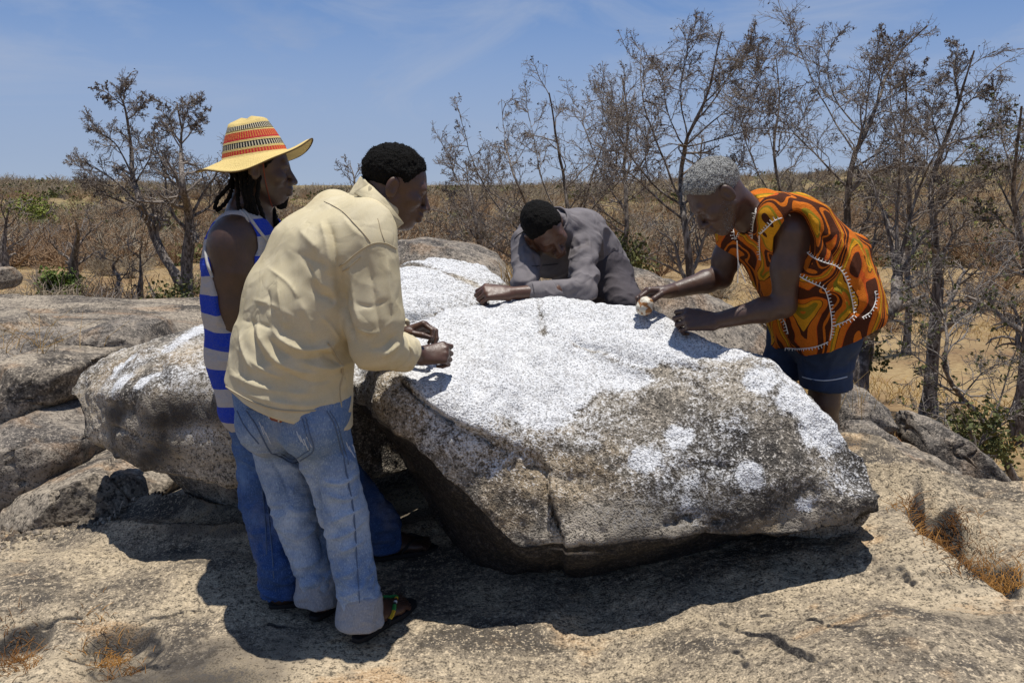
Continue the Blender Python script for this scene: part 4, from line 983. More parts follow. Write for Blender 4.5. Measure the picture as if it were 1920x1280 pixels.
# sandals
for heel, toe, z0, Tf, bead in ((heelR, toeR, zR, TfR, True), (heelL, toeL, zL, TfL, False)):
    sv, sf = sole(heel, toe, z0, 1); sd = part('sandal', sv, sf, M_BLACK, A_ROOT)
    post = Tf(0.80, 0.020, 0.030); inn, out = Tf(0.40, 0.046, 0.012), Tf(0.36, -0.048, 0.010)
    mid1, mid2 = Tf(0.62, 0.040, 0.048), Tf(0.60, -0.022, 0.048)
    L1_, L2_ = smooth_line([post, mid1, inn], 10), smooth_line([post, mid2, out], 10)
    L1_[1:-2] = B_.snap(L1_[1:-2], 0.003); L2_[1:-2] = B_.snap(L2_[1:-2], 0.003)
    V, Q = tubes([(L1_, 0.0042), (L2_, 0.0046), ([post, Tf(0.80, 0.020, 0.0)], 0.003)], 7, True)
    stp = part('strap', V, Q, M_BLACK, sd)
    if bead:
        cols = {'green': (0.03, 0.30, 0.07), 'yellow': (0.80, 0.55, 0.03), 'red': (0.60, 0.05, 0.03), 'white': (0.8, 0.8, 0.78), 'black': (0.012, 0.012, 0.012)}
        bm = {k: mat(k + '_beads', c, 0.3, 0.5) for k, c in cols.items()}; acc = {k: [] for k in cols}
        seq2 = [(0.10, 'green'), (0.22, 'yellow'), (0.30, 'red'), (0.40, 'black'), (0.47, 'white'), (0.54, 'black'), (0.70, 'green'), (0.90, 'yellow'), (1.1, 'black')]
        seq1 = [(0.42, 'green'), (0.66, 'yellow'), (0.80, 'red'), (1.1, 'black')]
        for LL, seq, rr in ((L2_, seq2, 0.0050), (L1_, seq1, 0.0044)):
            for t, v, f in beads(LL, rr, 7, 0.0027, 0.0042):
                col = next(c for lim, c in seq if t < lim); acc[col].append((v, f))
        o = None; Vb, Fb, mi, no = [], [], [], 0
        for ki, (kx, it) in enumerate(acc.items()):
            for v, f in it: Vb.append(v); Fb.append(f + no); mi += [ki] * len(f); no += len(v)
        bw = part('beadwork', np.vstack(Vb), np.vstack(Fb), bm['green'], stp); bw['kind'] = 'stuff'
        for kx in list(cols)[1:]: bw.data.materials.append(bm[kx])
        bw.data.polygons.foreach_set('material_index', np.array(mi, np.int32))

# shirt
S_ = Field(); spine = [(520, 792, 2.76, 0.09, 0.150), (530, 745, 2.76, 0.09, 0.150), (547, 650, 2.76, 0.085, 0.150), (566, 565, 2.76, 0.095, 0.142), (612, 478, 2.76, 0.105, 0.132), (652, 425, 2.77, 0.12, 0.095)]
lev = [(W(a, b, c), w, r) for a, b, c, w, r in spine]
for (c0, w0, r0), (c1, w1, r1) in zip(lev[:-1], lev[1:]):
    for s in (-1, 0, 1): S_.cone(c0 + rA * w0 * s, c1 + rA * w1 * s, r0, r1, 0.05)
S_.cone(W(600, 610, 2.80), W(598, 830, 2.80), 0.095, 0.115, 0.05).cone(W(585, 640, 2.70), W(584, 830, 2.67), 0.110, 0.134, 0.05).cone(W(520, 700, 2.78), W(508, 830, 2.76), 0.13, 0.135, 0.05)
S_.cone(shL, shR, 0.078, 0.078, 0.05)
S_.cone(shR + [0, 0, -0.01], elR + (shR - elR) * 0.25, 0.086, 0.094, 0.014).cone(elR + (shR - elR) * 0.25, elR, 0.094, 0.080, 0.012).cone(elR, elR + (wrR - elR) * 0.52, 0.078, 0.055, 0.012)
S_.cone(shL, elL, 0.082, 0.085, 0.03).cone(elL, elL + (wrL - elL) * 0.75, 0.075, 0.055, 0.03)
S_.cone(lev[-1][0], neA + (hdA - neA) * 0.12, 0.085, 0.070, 0.04)
up = nrm(lev[3][0] - lev[0][0])
hem_n = nrm(np.array([-0.30, -0.05, -0.95])); hem_o = W(528, 780, 2.58)
S_.cone(hem_o + [0.0, 0.13, -0.22], hem_o + [0.03, 0.13, 0.03], 0.14, 0.12, 0.01, '-')
S_.plane(hem_o, hem_n, 0.006)
SF = [# long creases and hanging drapes traced from the photograph
      ([(612, 410), (622, 440), (628, 480), (632, 520), (636, 560)], 0.014, -0.0166), ([(600, 412), (610, 440), (616, 470), (622, 520)], 0.012, 0.0125),
      ([(636, 480), (640, 540), (650, 600), (668, 645)], 0.016, -0.0229), ([(588, 505), (600, 530), (622, 540), (630, 560)], 0.016, 0.0078), ([(585, 520), (598, 550), (620, 560), (630, 572)], 0.012, -0.0125),
      ([(505, 610), (535, 640), (570, 655), (610, 650), (640, 640)], 0.020, 0.0187), ([(500, 628), (530, 660), (570, 672), (612, 668), (642, 655)], 0.014, -0.0135), ([(540, 660), (580, 682), (620, 690), (650, 680)], 0.016, 0.0125),
      ([(480, 600), (492, 640), (520, 675), (560, 695), (610, 700)], 0.018, 0.0135), ([(468, 590), (475, 640), (500, 690)], 0.016, -0.0125), ([(450, 620), (460, 660), (480, 700)], 0.015, 0.0114),
      ([(545, 660), (590, 655), (612, 665), (640, 690), (650, 720)], 0.013, -0.0166), ([(430, 700), (480, 722), (540, 735), (600, 738)], 0.016, 0.0094), ([(440, 730), (500, 750), (570, 760), (620, 755)], 0.012, 0.0073),
      ([(600, 640), (625, 665), (645, 700), (640, 730)], 0.014, 0.0146), ([(560, 560), (580, 600), (590, 640)], 0.016, 0.0094), ([(520, 520), (530, 580), (540, 620)], 0.018, 0.0094), ([(500, 540), (508, 590)], 0.014, -0.0083),
      ([(655, 480), (660, 530), (668, 580), (680, 630)], 0.014, 0.0094), ([(690, 480), (700, 540), (710, 600), (720, 640)], 0.015, -0.0094), ([(725, 480), (728, 540), (735, 590)], 0.013, 0.0094), ([(715, 670), (735, 655), (752, 640)], 0.012, 0.0125), ([(690, 655), (720, 650), (745, 625)], 0.012, -0.0083),
      ([(470, 560), (520, 575), (560, 600)], 0.007, 0.0059), ([(450, 600), (500, 612), (550, 640)], 0.007, -0.0059), ([(440, 650), (490, 690), (540, 712)], 0.007, 0.0065), ([(520, 690), (580, 715), (630, 712)], 0.007, -0.0059), ([(600, 590), (620, 610), (640, 640)], 0.006, 0.0065), ([(650, 560), (690, 575), (735, 560)], 0.006, -0.0052), ([(660, 610), (700, 625), (740, 600)], 0.006, 0.0059), ([(560, 480), (590, 520), (600, 560)], 0.007, -0.0052), ([(500, 500), (540, 530), (560, 560)], 0.007, 0.0052), ([(470, 660), (530, 690), (590, 695)], 0.007, -0.0059), ([(420, 700), (460, 712), (500, 735)], 0.007, 0.0052), ([(560, 430), (580, 450), (600, 470)], 0.02, 0.0083), ([(640, 400), (660, 430), (690, 450)], 0.014, 0.0052), ([(545, 470), (590, 490), (620, 500)], 0.02, -0.0073)]
def ampS(V): return 0.7 + 0.8 * sstep(1.15, 0.85, V[:, 2])
V, Q = cloth(S_, 0.0045, (0.0022, 7.5, (1, 1, 1.6)), SF, ampS, 21, lambda P: 0.12 + 0.88 * sstep(0.0, 0.07, -((P - hem_o) @ hem_n)))
sh = part('shirt', V, Q, M_BEIGE, A_ROOT)
sm = [strip(S_, p, w, on=V) for p, w in (([(608, 378), (640, 395), (665, 420), (690, 448), (696, 458)], 0.002), ([(636, 500), (650, 490), (672, 472), (698, 457), (722, 456), (743, 466)], 0.0026), ([(642, 510), (656, 499), (676, 482)], 0.002), ([(708, 410), (714, 432), (722, 454)], 0.002),
      ([(612, 640), (640, 690), (636, 730), (640, 770)], 0.004), ([(408, 714), (440, 735), (480, 755), (525, 768), (575, 770), (615, 766)], 0.005))]
each('seam', sm, M_BEIGE_SEAM, sh)
# stand-up collar
K = Field(); cA = neA + (hdA - neA) * 0.10; ax = nrm(hdA - neA + np.array([-0.02, 0, 0.02]))
K.cone(cA - ax * 0.03, cA + ax * 0.060, 0.094, 0.090, 0.01).cone(cA - ax * 0.06, cA + ax * 0.16, 0.082, 0.080, 0.005, '-')
K.plane(cA + ax * 0.066, ax + 0.25 * nrm(RA[0]), 0.004).plane(cA - ax * 0.04, -ax, 0.004)
fwA = nrm(RA[0] - ax * (RA[0] @ ax))
K.cone(cA + fwA * 0.10 - ax * 0.1 , cA + fwA * 0.13 + ax * 0.12, 0.035, 0.060, 0.01, '-')
V, Q = K.mesh(0.0042); N = vnormals(V, Q); V = V + N * (0.005 * fbm(V, 24, 2, seed=3))[:, None]
col = part('collar', V, Q, M_BEIGE, sh)
# collar point folded down on the near side
pts = [W(693, 345, 2.70), W(722, 372, 2.66), W(757, 418, 2.68), W(738, 433, 2.66), W(712, 405, 2.64), W(684, 372, 2.66), W(664, 362, 2.70)]
pts = np.array(pts); cen = pts.mean(0); nn = nrm([0.15, -0.9, 0.35])
m_ = len(pts); Vc = np.vstack([pts - nn * 0.006, pts + nn * 0.001, [cen + nn * 0.012], [cen - nn * 0.008]]); k = np.arange(m_); k2 = (k + 1) % m_
part('collar_flap', Vc, [np.stack([k, k + m_, k2 + m_, k2], -1), np.vstack([np.stack([k + m_, np.full(m_, 2 * m_), k2 + m_], -1), np.stack([k, k2, np.full(m_, 2 * m_ + 1)], -1)])], M_BEIGE, sh)
# rolled sleeve cuffs
for el, wr, t in ((elR, wrR, 0.56), (elL, wrL, 0.80)):
    ax = nrm(wr - el); c = el + (wr - el) * t; cf = Field()
    cf.cone(c - ax * 0.022, c + ax * 0.020, 0.063, 0.060, 0.01).cone(c + ax * 0.015, c + ax * 0.2, 0.046, 0.05, 0.006, '-').plane(c + ax * 0.035, ax, 0.006).plane(c - ax * 0.035, -ax, 0.006)
    V, Q = cloth(cf, 0.0045, (0.004, 15, (1, 1, 1)), (), None, 31); part('sleeve_cuff', V, Q, M_BEIGE, sh)
# ================================================================== man in the straw hat
def stripes_mat(name):
    m = mat(name, (0.4, 0.4, 0.42), 0.85, 0.15); g = NT(m); c = g.co()
    z = g.math('FRACT', g.math('MULTIPLY', g.attr('rise'), 1 / 0.128))
    col = g.mix(g.math('GREATER_THAN', z, 0.5), (0.40, 0.39, 0.40), (0.012, 0.045, 0.42))
    col = g.mix(g.math('MULTIPLY', g.rng(g.noise(c, 260, 2, 0.5), 0.4, 0.7), 0.2), col, (0.2, 0.2, 0.22))
    g.color(col); g.bump(g.noise(g.map(c, (1, 1, 1.8)), 20, 4, 0.6, 1.0), 0.35, 0.02); return m
M_STRIPE = stripes_mat('blue_white_stripes'); M_BIND = cloth_mat('grey_binding', (0.42, 0.41, 0.40), (0.5, 0.49, 0.47))
fB, rB = nrm([0.97, 0.24, 0]), np.array([0.24, -0.97, 0])
B_ROOT = thing('person', (W(560, 1100, 3.05)[0], 3.05, 0.0), 'man in striped straw hat and blue and white vest standing upright with dreadlocks', 'person', 'people at the rock')
hdB, neB = W(490, 314, 3.06), W(466, 412, 3.08); RB = frame([0.97, 0.18, -0.08], [0.08, 0, 1])
hN, tN = WZ(507, 1135, 0.02), WZ(507, 1135, 0.02) + [0.25, 0.10, 0]
hF, tF = WZ(702, 1058, 0.02), WZ(818, 1036, 0.02)
zN, zF = gz(*((hN + tN) / 2)[:2]) + 0.02, gz(*((hF + tF) / 2)[:2]) + 0.02
ankN, kneN, hipN = hN + (tN - hN) * 0.14 + [0, 0, zN + 0.07], W(492, 935, 3.0), W(480, 770, 3.04)
ankF, kneF, hipF = hF + (tF - hF) * 0.14 + [0, 0, zF + 0.07], W(640, 890, 3.26), W(540, 765, 3.22)
sN, eN, wN = W(434, 446, 2.93), W(436, 592, 2.95), W(508, 655, 3.02)
sF, eF, wF = W(500, 440, 3.26), W(520, 590, 3.28), W(600, 640, 3.25)
tor = [(W(478, 745, 3.10), 0.085, 0.115), (W(462, 655, 3.09), 0.075, 0.112), (W(460, 560, 3.08), 0.085, 0.118), (W(462, 485, 3.08), 0.10, 0.118), (W(462, 440, 3.08), 0.12, 0.075)]
B_ = Field(); T = add_head(B_, hdB, RB)
B_.cone(T(-0.03, 0, -0.05), neB, 0.060, 0.066, 0.03).cone(neB, tor[3][0], 0.07, 0.10, 0.06)
for (c0, w0, r0), (c1, w1, r1) in zip(tor[:-1], tor[1:]):
    for s in (-1, 1): B_.cone(c0 + rB * w0 * s, c1 + rB * w1 * s, r0, r1, 0.06)
B_.cone(sN, sF, 0.060, 0.060, 0.06)
for s_, e_, w_ in ((sN, eN, wN), (sF, eF, wF)):
    B_.ell(s_ + [0, 0, -0.03], (0.070, 0.062, 0.080), None, 0.04).cone(s_ + [0, 0, -0.02], s_ + (e_ - s_) * 0.5, 0.060, 0.060, 0.03).cone(s_ + (e_ - s_) * 0.5, e_, 0.060, 0.043, 0.03)
    B_.cone(e_, e_ + (w_ - e_) * 0.4, 0.043, 0.044, 0.02).cone(e_ + (w_ - e_) * 0.4, w_, 0.044, 0.027, 0.02)
    add_hand(B_, w_, nrm(w_ - e_), [0.3, -0.3, 0.9], 1 if s_ is sN else -1, [(35, 45, 30)] * 4, [(0.6, 0.5, -0.5), (0.9, 0.2, -0.3), (0.9, 0, -0.3)])
for hip, kn, an in ((hipN, kneN, ankN), (hipF, kneF, ankF)): B_.cone(hip, kn, 0.075, 0.05, 0.03).cone(kn, an, 0.048, 0.034, 0.02)
TfN, TfF = add_foot(B_, hN, tN, zN, 1), add_foot(B_, hF, tF, zF, 1)
V, Q = B_.mesh(0.0042); part('body', V, Q, M_SKIN_B, B_ROOT)
# vest
S_ = Field()
for (c0, w0, r0), (c1, w1, r1) in zip(tor[:-1], tor[1:]):
    for s in (-1, 1): S_.cone(c0 + rB * w0 * s, c1 + rB * w1 * s, r0 + 0.012, r1 + 0.012, 0.06)
S_.cone(sN + rB * -0.06, sF + rB * 0.06, 0.070, 0.070, 0.06)
for s_, q in ((sN, 1), (sF, -1)):
    S_.ell(s_ + rB * q * 0.06 + [0.005, 0, -0.03], (0.082, 0.095, 0.125), None, 0.012, '-').cone(s_ + rB * q * 0.05, s_ + rB * q * 0.16 + [0, 0, -0.4], 0.07, 0.10, 0.01, '-')
S_.cone(neB + fB * 0.03 + [0, 0, -0.02], neB + fB * 0.16 + [0, 0, 0.06], 0.085, 0.13, 0.012, '-').cone(neB, neB + [0, 0, 0.2], 0.085, 0.16, 0.012, '-')
SF = [([(405, 640), (425, 650), (450, 645)], 0.012, 0.008), ([(403, 610), (425, 618), (440, 612)], 0.012, -0.007), ([(405, 670), (420, 678), (440, 670)], 0.012, 0.007), ([(470, 460), (490, 500), (500, 540)], 0.015, 0.007), ([(400, 530), (405, 580), (410, 620)], 0.014, 0.006)]
V, Q = cloth(S_, 0.005, (0.0035, 9, (1, 1, 1.3)), SF, None, 41)
vs = part('vest', V, Q, M_STRIPE, B_ROOT, attrs={'rise': V[:, 2] + 0.03 * vnoise(V * 4, 5) + 0.02})
ah = []
for pts in ([(392, 408), (386, 420), (384, 450), (388, 490), (398, 520)], [(392, 408), (410, 396), (430, 390), (452, 396), (466, 415), (472, 445), (470, 480), (462, 500)], [(448, 388), (462, 400), (478, 422), (500, 450), (515, 462), (530, 448)]):
    L, ok = S_.hits(smooth_line(np.array(pts, float), 5)); L = L[ok & (L[:, 1] < 3.3)]
    if len(L) > 3: v, f = tubes([(L, 0.0055)], 6, True); part('binding', v, f, M_BIND, vs)
# dreadlocks and beard
random.seed(11); rng = np.random.default_rng(11)
hv, hq = None, None
H, TH_ = hair_field(hdB, RB, 0.010, 0.055, -0.05)
V, Q = H.mesh(0.0045); N = vnormals(V, Q); V = V + N * (0.004 * vnoise(V * 70, 7))[:, None]; hr = part('hair', V, Q, M_HAIR, B_ROOT)
locks = [[T(-0.10, -0.03, 0.02), W(430, 345, 3.0), W(408, 372, 3.0), W(404, 392, 3.0)], [T(-0.10, 0.01, 0.0), W(438, 350, 3.02), W(424, 378, 3.02), W(406, 395, 3.01)],
         [T(-0.09, -0.05, 0.0), W(446, 350, 2.98), W(446, 375, 2.96), W(452, 398, 2.95)], [T(-0.05, -0.07, -0.02), W(462, 360, 2.95), W(470, 400, 2.95), W(480, 438, 2.93)],
         [T(-0.07, -0.065, 0.0), W(455, 355, 2.96), W(464, 390, 2.95), W(470, 415, 2.95)], [T(-0.02, -0.072, -0.03), W(472, 365, 2.95), W(480, 400, 2.95), W(480, 425, 2.94)],
         [T(0.0, -0.07, -0.03), W(482, 372, 2.96), W(492, 402, 2.97), W(497, 420, 2.98)], [T(0.0, 0.07, -0.03), W(508, 385, 3.14), W(520, 415, 3.12), W(524, 440, 3.10)], [T(-0.01, 0.07, -0.03), W(505, 385, 3.12), W(512, 420, 3.11), W(517, 438, 3.10)],
         [T(-0.03, -0.07, 0.0), W(468, 362, 2.95), W(474, 395, 2.95), W(476, 442, 2.93)], [T(0.01, 0.07, -0.04), W(512, 388, 3.14), W(515, 410, 3.11), W(520, 430, 3.10)], [T(-0.1, 0.03, 0), W(452, 360, 3.12), W(455, 400, 3.13)]]
for L in locks:
    P = smooth_line(np.array(L), 8); P = P + 0.004 * np.stack([vnoise(P * 40, 1), vnoise(P * 40, 2), vnoise(P * 40, 3)], -1)
    v, f = tubes([(P, 0.0075 + 0.002 * np.sin(np.arange(len(P)) * 2.1) * np.linspace(1, 0.5, len(P)))], 7, True); part('dreadlock', v, f, M_HAIR, hr)
G = Field().ell(T(0.070, 0, -0.116), (0.022, 0.022, 0.024), RB, 0.01).cone(T(0.088, 0, -0.088), T(0.078, 0, -0.12), 0.010, 0.014, 0.01)
V, Q = G.mesh(0.004); N = vnormals(V, Q); part('beard', V + N * (0.003 * vnoise(V * 150, 3))[:, None], Q, M_HAIR, B_ROOT)
M_CORD = mat('red_cord', (0.22, 0.05, 0.03), 0.8, 0.2)
v, f = tubes([(smooth_line([T(0.01, -0.082, 0.04), T(0.02, -0.078, -0.03), T(0.035, -0.05, -0.10), T(0.045, -0.03, -0.135)], 6), 0.0016)], 5, True)
# straw hat
def hat_mat():
    m = mat('woven_straw', (0.62, 0.46, 0.17), 0.75, 0.25); g = NT(m)
    hz, ha = g.attr('hz'), g.attr('ha'); c = g.co()
    bars = g.math('GREATER_THAN', g.math('FRACT', g.math('MULTIPLY', ha, 62.0)), 0.62)
    ribs = g.math('FRACT', g.math('MULTIPLY', ha, 150.0))
    straw = g.mix(g.math('MULTIPLY', g.rng(ribs, 0.5, 0.95), 0.35), (0.68, 0.52, 0.20), (0.36, 0.25, 0.08))
    straw = g.mix(g.math('MULTIPLY', g.rng(g.noise(c, 140, 3, 0.6), 0.45, 0.7), 0.35), straw, (0.40, 0.28, 0.09))
    black = g.mix(bars, (0.012, 0.012, 0.014), (0.62, 0.55, 0.38)); red = g.mix(bars, (0.50, 0.03, 0.03), (0.58, 0.22, 0.04))
    redb = (0.48, 0.02, 0.03)
    def band(col, a, b_, x): return g.mix(g.math('MULTIPLY', g.math('GREATER_THAN', hz, a), g.math('LESS_THAN', hz, b_)), col, x)
    col = straw
    for a, b_, x in ((0.004, 0.020, red), (0.000, 0.005, redb), (0.027, 0.046, black), (0.056, 0.080, red), (0.053, 0.058, redb), (0.088, 0.104, black), (0.043, 0.045, (0.012, 0.012, 0.014)), (0.0845, 0.087, (0.012, 0.012, 0.014))): col = band(col, a, b_, x)
    g.color(col); g.bump(g.math('ADD', g.noise(c, 160, 2, 0.5), g.math('MULTIPLY', ribs, 0.3)), 0.5, 0.004); return m
M_HAT, M_EDGE = hat_mat(), mat('dark_hat_edge', (0.10, 0.06, 0.02), 0.8, 0.2)
hax = nrm([-0.16, -0.02, 1.0]); hfw = nrm([0.97, 0.05, 0.16]); hfw = nrm(hfw - hax * (hfw @ hax)); hlf = np.cross(hax, hfw)
hc = W(478, 292, 3.05)
prf = [(0.0, 0.127), (0.02, 0.127), (0.038, 0.122), (0.056, 0.117), (0.064, 0.113), (0.069, 0.104), (0.074, 0.095), (0.079, 0.085), (0.084, 0.074), (0.089, 0.062), (0.094, 0.05), (0.099, 0.036), (0.103, 0.022), (0.107, 0.008), (0.110, 0.0), (0.120, -0.003), (0.14, -0.004), (0.16, -0.005), (0.18, -0.006), (0.198, -0.006)]
na = 140; an_ = np.linspace(0, 2 * math.pi, na, endpoint=False)
def hat_ring(r, z, inner=0.0):
    k = sstep(0.105, 0.198, np.full(na, r))
    rise = k * (0.030 * np.cos(an_) ** 2 * (np.cos(an_) > 0) - 0.040 * np.sin(an_) ** 2 * (0.75 + 0.25 * (np.sin(an_) < 0)) - 0.020 * (np.cos(an_) < -0.2) * (np.cos(an_) + 0.2) ** 2 + 0.005 * np.sin(an_ * 5 + 1))
    top = 0.006 * np.cos(2 * an_ + 0.6) * sstep(0.09, 0.12, np.full(na, z)) * (1 if r > 0.01 else 0)
    return hc + (r * (1 + 0.04 * np.cos(2 * an_)) - inner)[:, None] * (np.cos(an_)[:, None] * hfw + np.sin(an_)[:, None] * hlf) + (z + rise + top - inner)[:, None] * hax
n_ = len(prf); out = [hat_ring(r, z) for r, z in prf]; inn = [hat_ring(r, z, 0.0035) for r, z in prf[::-1]]
V = np.vstack(out + inn); hz = np.concatenate([np.full(na, z) for r, z in prf] + [np.full(na, -0.02) for _ in prf]); ha = np.tile(an_ / (2 * math.pi), 2 * n_)
Q = grid_faces(2 * n_, na, True)
# the seam of the angle attribute stays on the far side
hz2 = np.where(np.concatenate([np.full(na, r) for r, z in prf] + [np.full(na, 1.0)] * n_) > 0.109, -0.02, hz)
o = part('straw_hat', V, Q[:, ::-1], M_HAT, B_ROOT, attrs={'hz': hz2, 'ha': ha})
E_ = hat_ring(0.198, -0.008); v, f = tubes([(np.vstack([E_, E_[:1]]), 0.0028)], 5); part('brim_edge', v, f, M_EDGE, o)
part('chin_cord', *tubes([(smooth_line([T(0.01, -0.082, 0.04), T(0.02, -0.080, -0.03), T(0.035, -0.055, -0.10), T(0.045, -0.03, -0.135)], 6), 0.0016)], 5, True), M_CORD, o)
# jeans
J = Field(); J.cone(hipN + [0, 0, 0.03], hipF + [0, 0, 0.03], 0.115, 0.115, 0.05).cone(hipN + [0, 0, 0.14], hipF + [-0.03, 0, 0.14], 0.10, 0.10, 0.05)
for hip, kn, an in ((hipN, kneN, ankN), (hipF, kneF, ankF)):
    J.cone(hip, kn, 0.100, 0.078, 0.04).cone(kn, an + [0, 0, 0.04], 0.076, 0.068, 0.03).cone(an + [0, 0, 0.04], an - [0, 0, 0.03], 0.068, 0.072, 0.02).cone(an - [0, 0, 0.02], an - [0, 0, 0.25], 0.055, 0.075, 0.006, '-').plane([0, 0, min(an[2] - 0.055, 0.03) - 5], [0, 0, -1])
JF = [([(470, 850 + i * 14), (500, 858 + i * 14), (530, 850 + i * 14)], 0.010, 0.007) for i in range(4)] + [([(485, 1060 + i * 16), (515, 1068 + i * 16), (545, 1056 + i * 16)], 0.010, 0.009) for i in range(4)] + [([(700, 975 + i * 14), (720, 985 + i * 14), (745, 980 + i * 14)], 0.010, 0.007) for i in range(3)]
V, Q = cloth(J, 0.0058, (0.0045, 11, (1, 1, 1.7)), JF, ampJ, 51)
jn = part('jeans', V, Q, M_DENIM_B, B_ROOT, attrs={'fade': 0.5 * np.exp(-((V[:, 2] - 0.5) / 0.25) ** 2)})
each('seam', [strip(J, p, 0.0035, on=V) for p in ([(497, 900), (505, 980), (512, 1050), (516, 1110)], [(488, 880), (496, 960), (502, 1040)])], M_DENIM_SEAM, jn)
for heel, toe, z0, Tf in ((hN, tN, zN, TfN), (hF, tF, zF, TfF)):
    sv, sf = sole(heel, toe, z0, 1); sd = part('sandal', sv, sf, M_BLACK, B_ROOT)
    post = Tf(0.80, 0.020, 0.030); L1_ = smooth_line([post, Tf(0.62, 0.040, 0.048), Tf(0.40, 0.046, 0.012)], 8); L2_ = smooth_line([post, Tf(0.60, -0.022, 0.048), Tf(0.36, -0.048, 0.010)], 8)
    L1_[1:-2] = B_.snap(L1_[1:-2], 0.003); L2_[1:-2] = B_.snap(L2_[1:-2], 0.003)
    V, Q = tubes([(np.vstack([L1_[::-1], L2_[1:]]), 0.006)], 6, True); part('strap', V, Q, M_BLACK, sd)

# ================================================================== crouching man in the grey shirt
C_ROOT = thing('person', (W(1120, 520, 4.0)[0], 4.05, gz(0.4, 4.1)), 'man in grey long-sleeved shirt leaning his forearms on the boulder with head bowed', 'person', 'people at the rock')
hdC = W(1022, 430, 3.70); RC = frame([0.46, -0.66, -0.60], [-0.42, -0.50, 0.75]); neC = W(1050, 428, 3.84)
sL, eL, wL = W(1098, 438, 3.86), W(1094, 545, 3.60), W(955, 550, 3.50)
sR, eR, wR = W(988, 454, 3.80), W(986, 535, 3.62), W(990, 560, 3.72)
tc = [(W(1046, 438, 3.88), 0.105, 0.088), (W(1060, 446, 3.98), 0.080, 0.108), (W(1086, 474, 4.10), 0.062, 0.118), (W(1112, 508, 4.18), 0.055, 0.125)]
lx = nrm([0.97, -0.1, 0.15]); gC = gz(0.45, 4.2)
hL, hRr = W(1140, 520, 4.10), W(1095, 525, 4.20)
kL, kR = W(1178, 572, 3.86), W(1060, 590, 4.0)
aL, aR = np.array([kL[0] + 0.06, kL[1] + 0.22, gC + 0.08]), np.array([kR[0], kR[1] + 0.25, gC + 0.08])
B_ = Field(); T = add_head(B_, hdC, RC)
B_.cone(T(-0.03, 0, -0.05), neC, 0.056, 0.062, 0.03)
for (c0, w0, r0), (c1, w1, r1) in zip(tc[:-1], tc[1:]):
    for s in (-1, 1): B_.cone(c0 + lx * w0 * s, c1 + lx * w1 * s, r0 - 0.025, r1 - 0.025, 0.06)
for s_, e_, w_ in ((sL, eL, wL), (sR, eR, wR)):
    B_.cone(s_, e_, 0.05, 0.04, 0.03).cone(e_, e_ + (w_ - e_) * 0.4, 0.038, 0.040, 0.02).cone(e_ + (w_ - e_) * 0.4, w_, 0.038, 0.026, 0.02)
add_hand(B_, wL, [-1.0, -0.10, 0.10], [-0.1, -0.55, 0.85], -1, [(45, 75, 40), (50, 78, 40), (52, 80, 40), (50, 78, 40)], [(0.6, 0.5, -0.5), (0.9, 0.1, -0.4), (0.9, -0.1, -0.4)], s=1.1)
add_hand(B_, wR, [0.2, 0.2, -1.0], [-0.2, 0.9, 0.1], 1, [(30, 40, 30)] * 4, [(0.6, 0.5, -0.5), (0.9, 0.2, -0.3), (0.9, 0, -0.3)])
for h_, k_, a_ in ((hL, kL, aL), (hRr, kR, aR)):
    B_.cone(h_, k_, 0.075, 0.05, 0.03).cone(k_, a_, 0.048, 0.034, 0.02)
    add_foot(B_, a_[:2] + [0.01, 0.06], a_[:2] + [-0.02, -0.2], gC, 1)
V, Q = B_.mesh(0.0045); part('body', V, Q, M_SKIN_C, C_ROOT)
H, TH_ = hair_field(hdC, RC, 0.008, 0.066, -0.05)
V, Q = H.mesh(0.004); N = vnormals(V, Q); V = settle_hair(V, N, hdC, RC, 0.008, 0.066, -0.05, 0.003); part('hair', V, Q, M_HAIR, C_ROOT); fuzz(V, Q, 1800, 0.004, M_HAIR, C_ROOT, B_, 2)
S_ = Field()
for (c0, w0, r0), (c1, w1, r1) in zip(tc[:-1], tc[1:]):
    for s in (-1, 0, 1): S_.cone(c0 + lx * w0 * s, c1 + lx * w1 * s, r0, r1, 0.05)
S_.cone(sL, eL + (sL - eL) * 0.3, 0.070, 0.064, 0.014).cone(eL + (sL - eL) * 0.3, eL, 0.064, 0.056, 0.014).cone(eL, eL + (wL - eL) * 0.68, 0.055, 0.042, 0.012)
S_.cone(sR, eR, 0.068, 0.058, 0.014).cone(eR, eR + (wR - eR) * 0.6, 0.062, 0.046, 0.02)
S_.ell(W(1032, 470, 3.92), (0.10, 0.06, 0.13), None, 0.04)
S_.cone(neC, neC + (hdC - neC) * 0.3, 0.085, 0.072, 0.03)
S_.ell(hdC, (0.10, 0.105, 0.105), None, 0.02, '-')
SF = [([(1075, 440), (1090, 460), (1085, 490)], 0.014, 0.010), ([(1062, 470), (1085, 460), (1105, 448)], 0.010, -0.009), ([(1060, 490), (1085, 478), (1105, 462)], 0.011, 0.009), ([(1055, 515), (1080, 505), (1100, 490)], 0.011, -0.008), ([(1050, 540), (1075, 528), (1095, 512)], 0.012, 0.010),
      ([(1020, 540), (1030, 550), (1045, 556)], 0.010, 0.008), ([(1045, 530), (1055, 545), (1065, 555)], 0.010, -0.008), ([(1070, 525), (1080, 542), (1090, 555)], 0.010, 0.008), ([(980, 460), (985, 490), (992, 520)], 0.012, 0.009), ([(1000, 470), (1010, 500), (1015, 525)], 0.014, -0.010), ([(1120, 430), (1128, 460), (1130, 495)], 0.014, 0.010), ([(1110, 480), (1125, 500), (1150, 500)], 0.012, -0.009)]
V, Q = cloth(S_, 0.0055, (0.0055, 11, (1, 1, 1.2)), SF, None, 61); sh = part('shirt', V, Q, M_GREYSHIRT, C_ROOT)
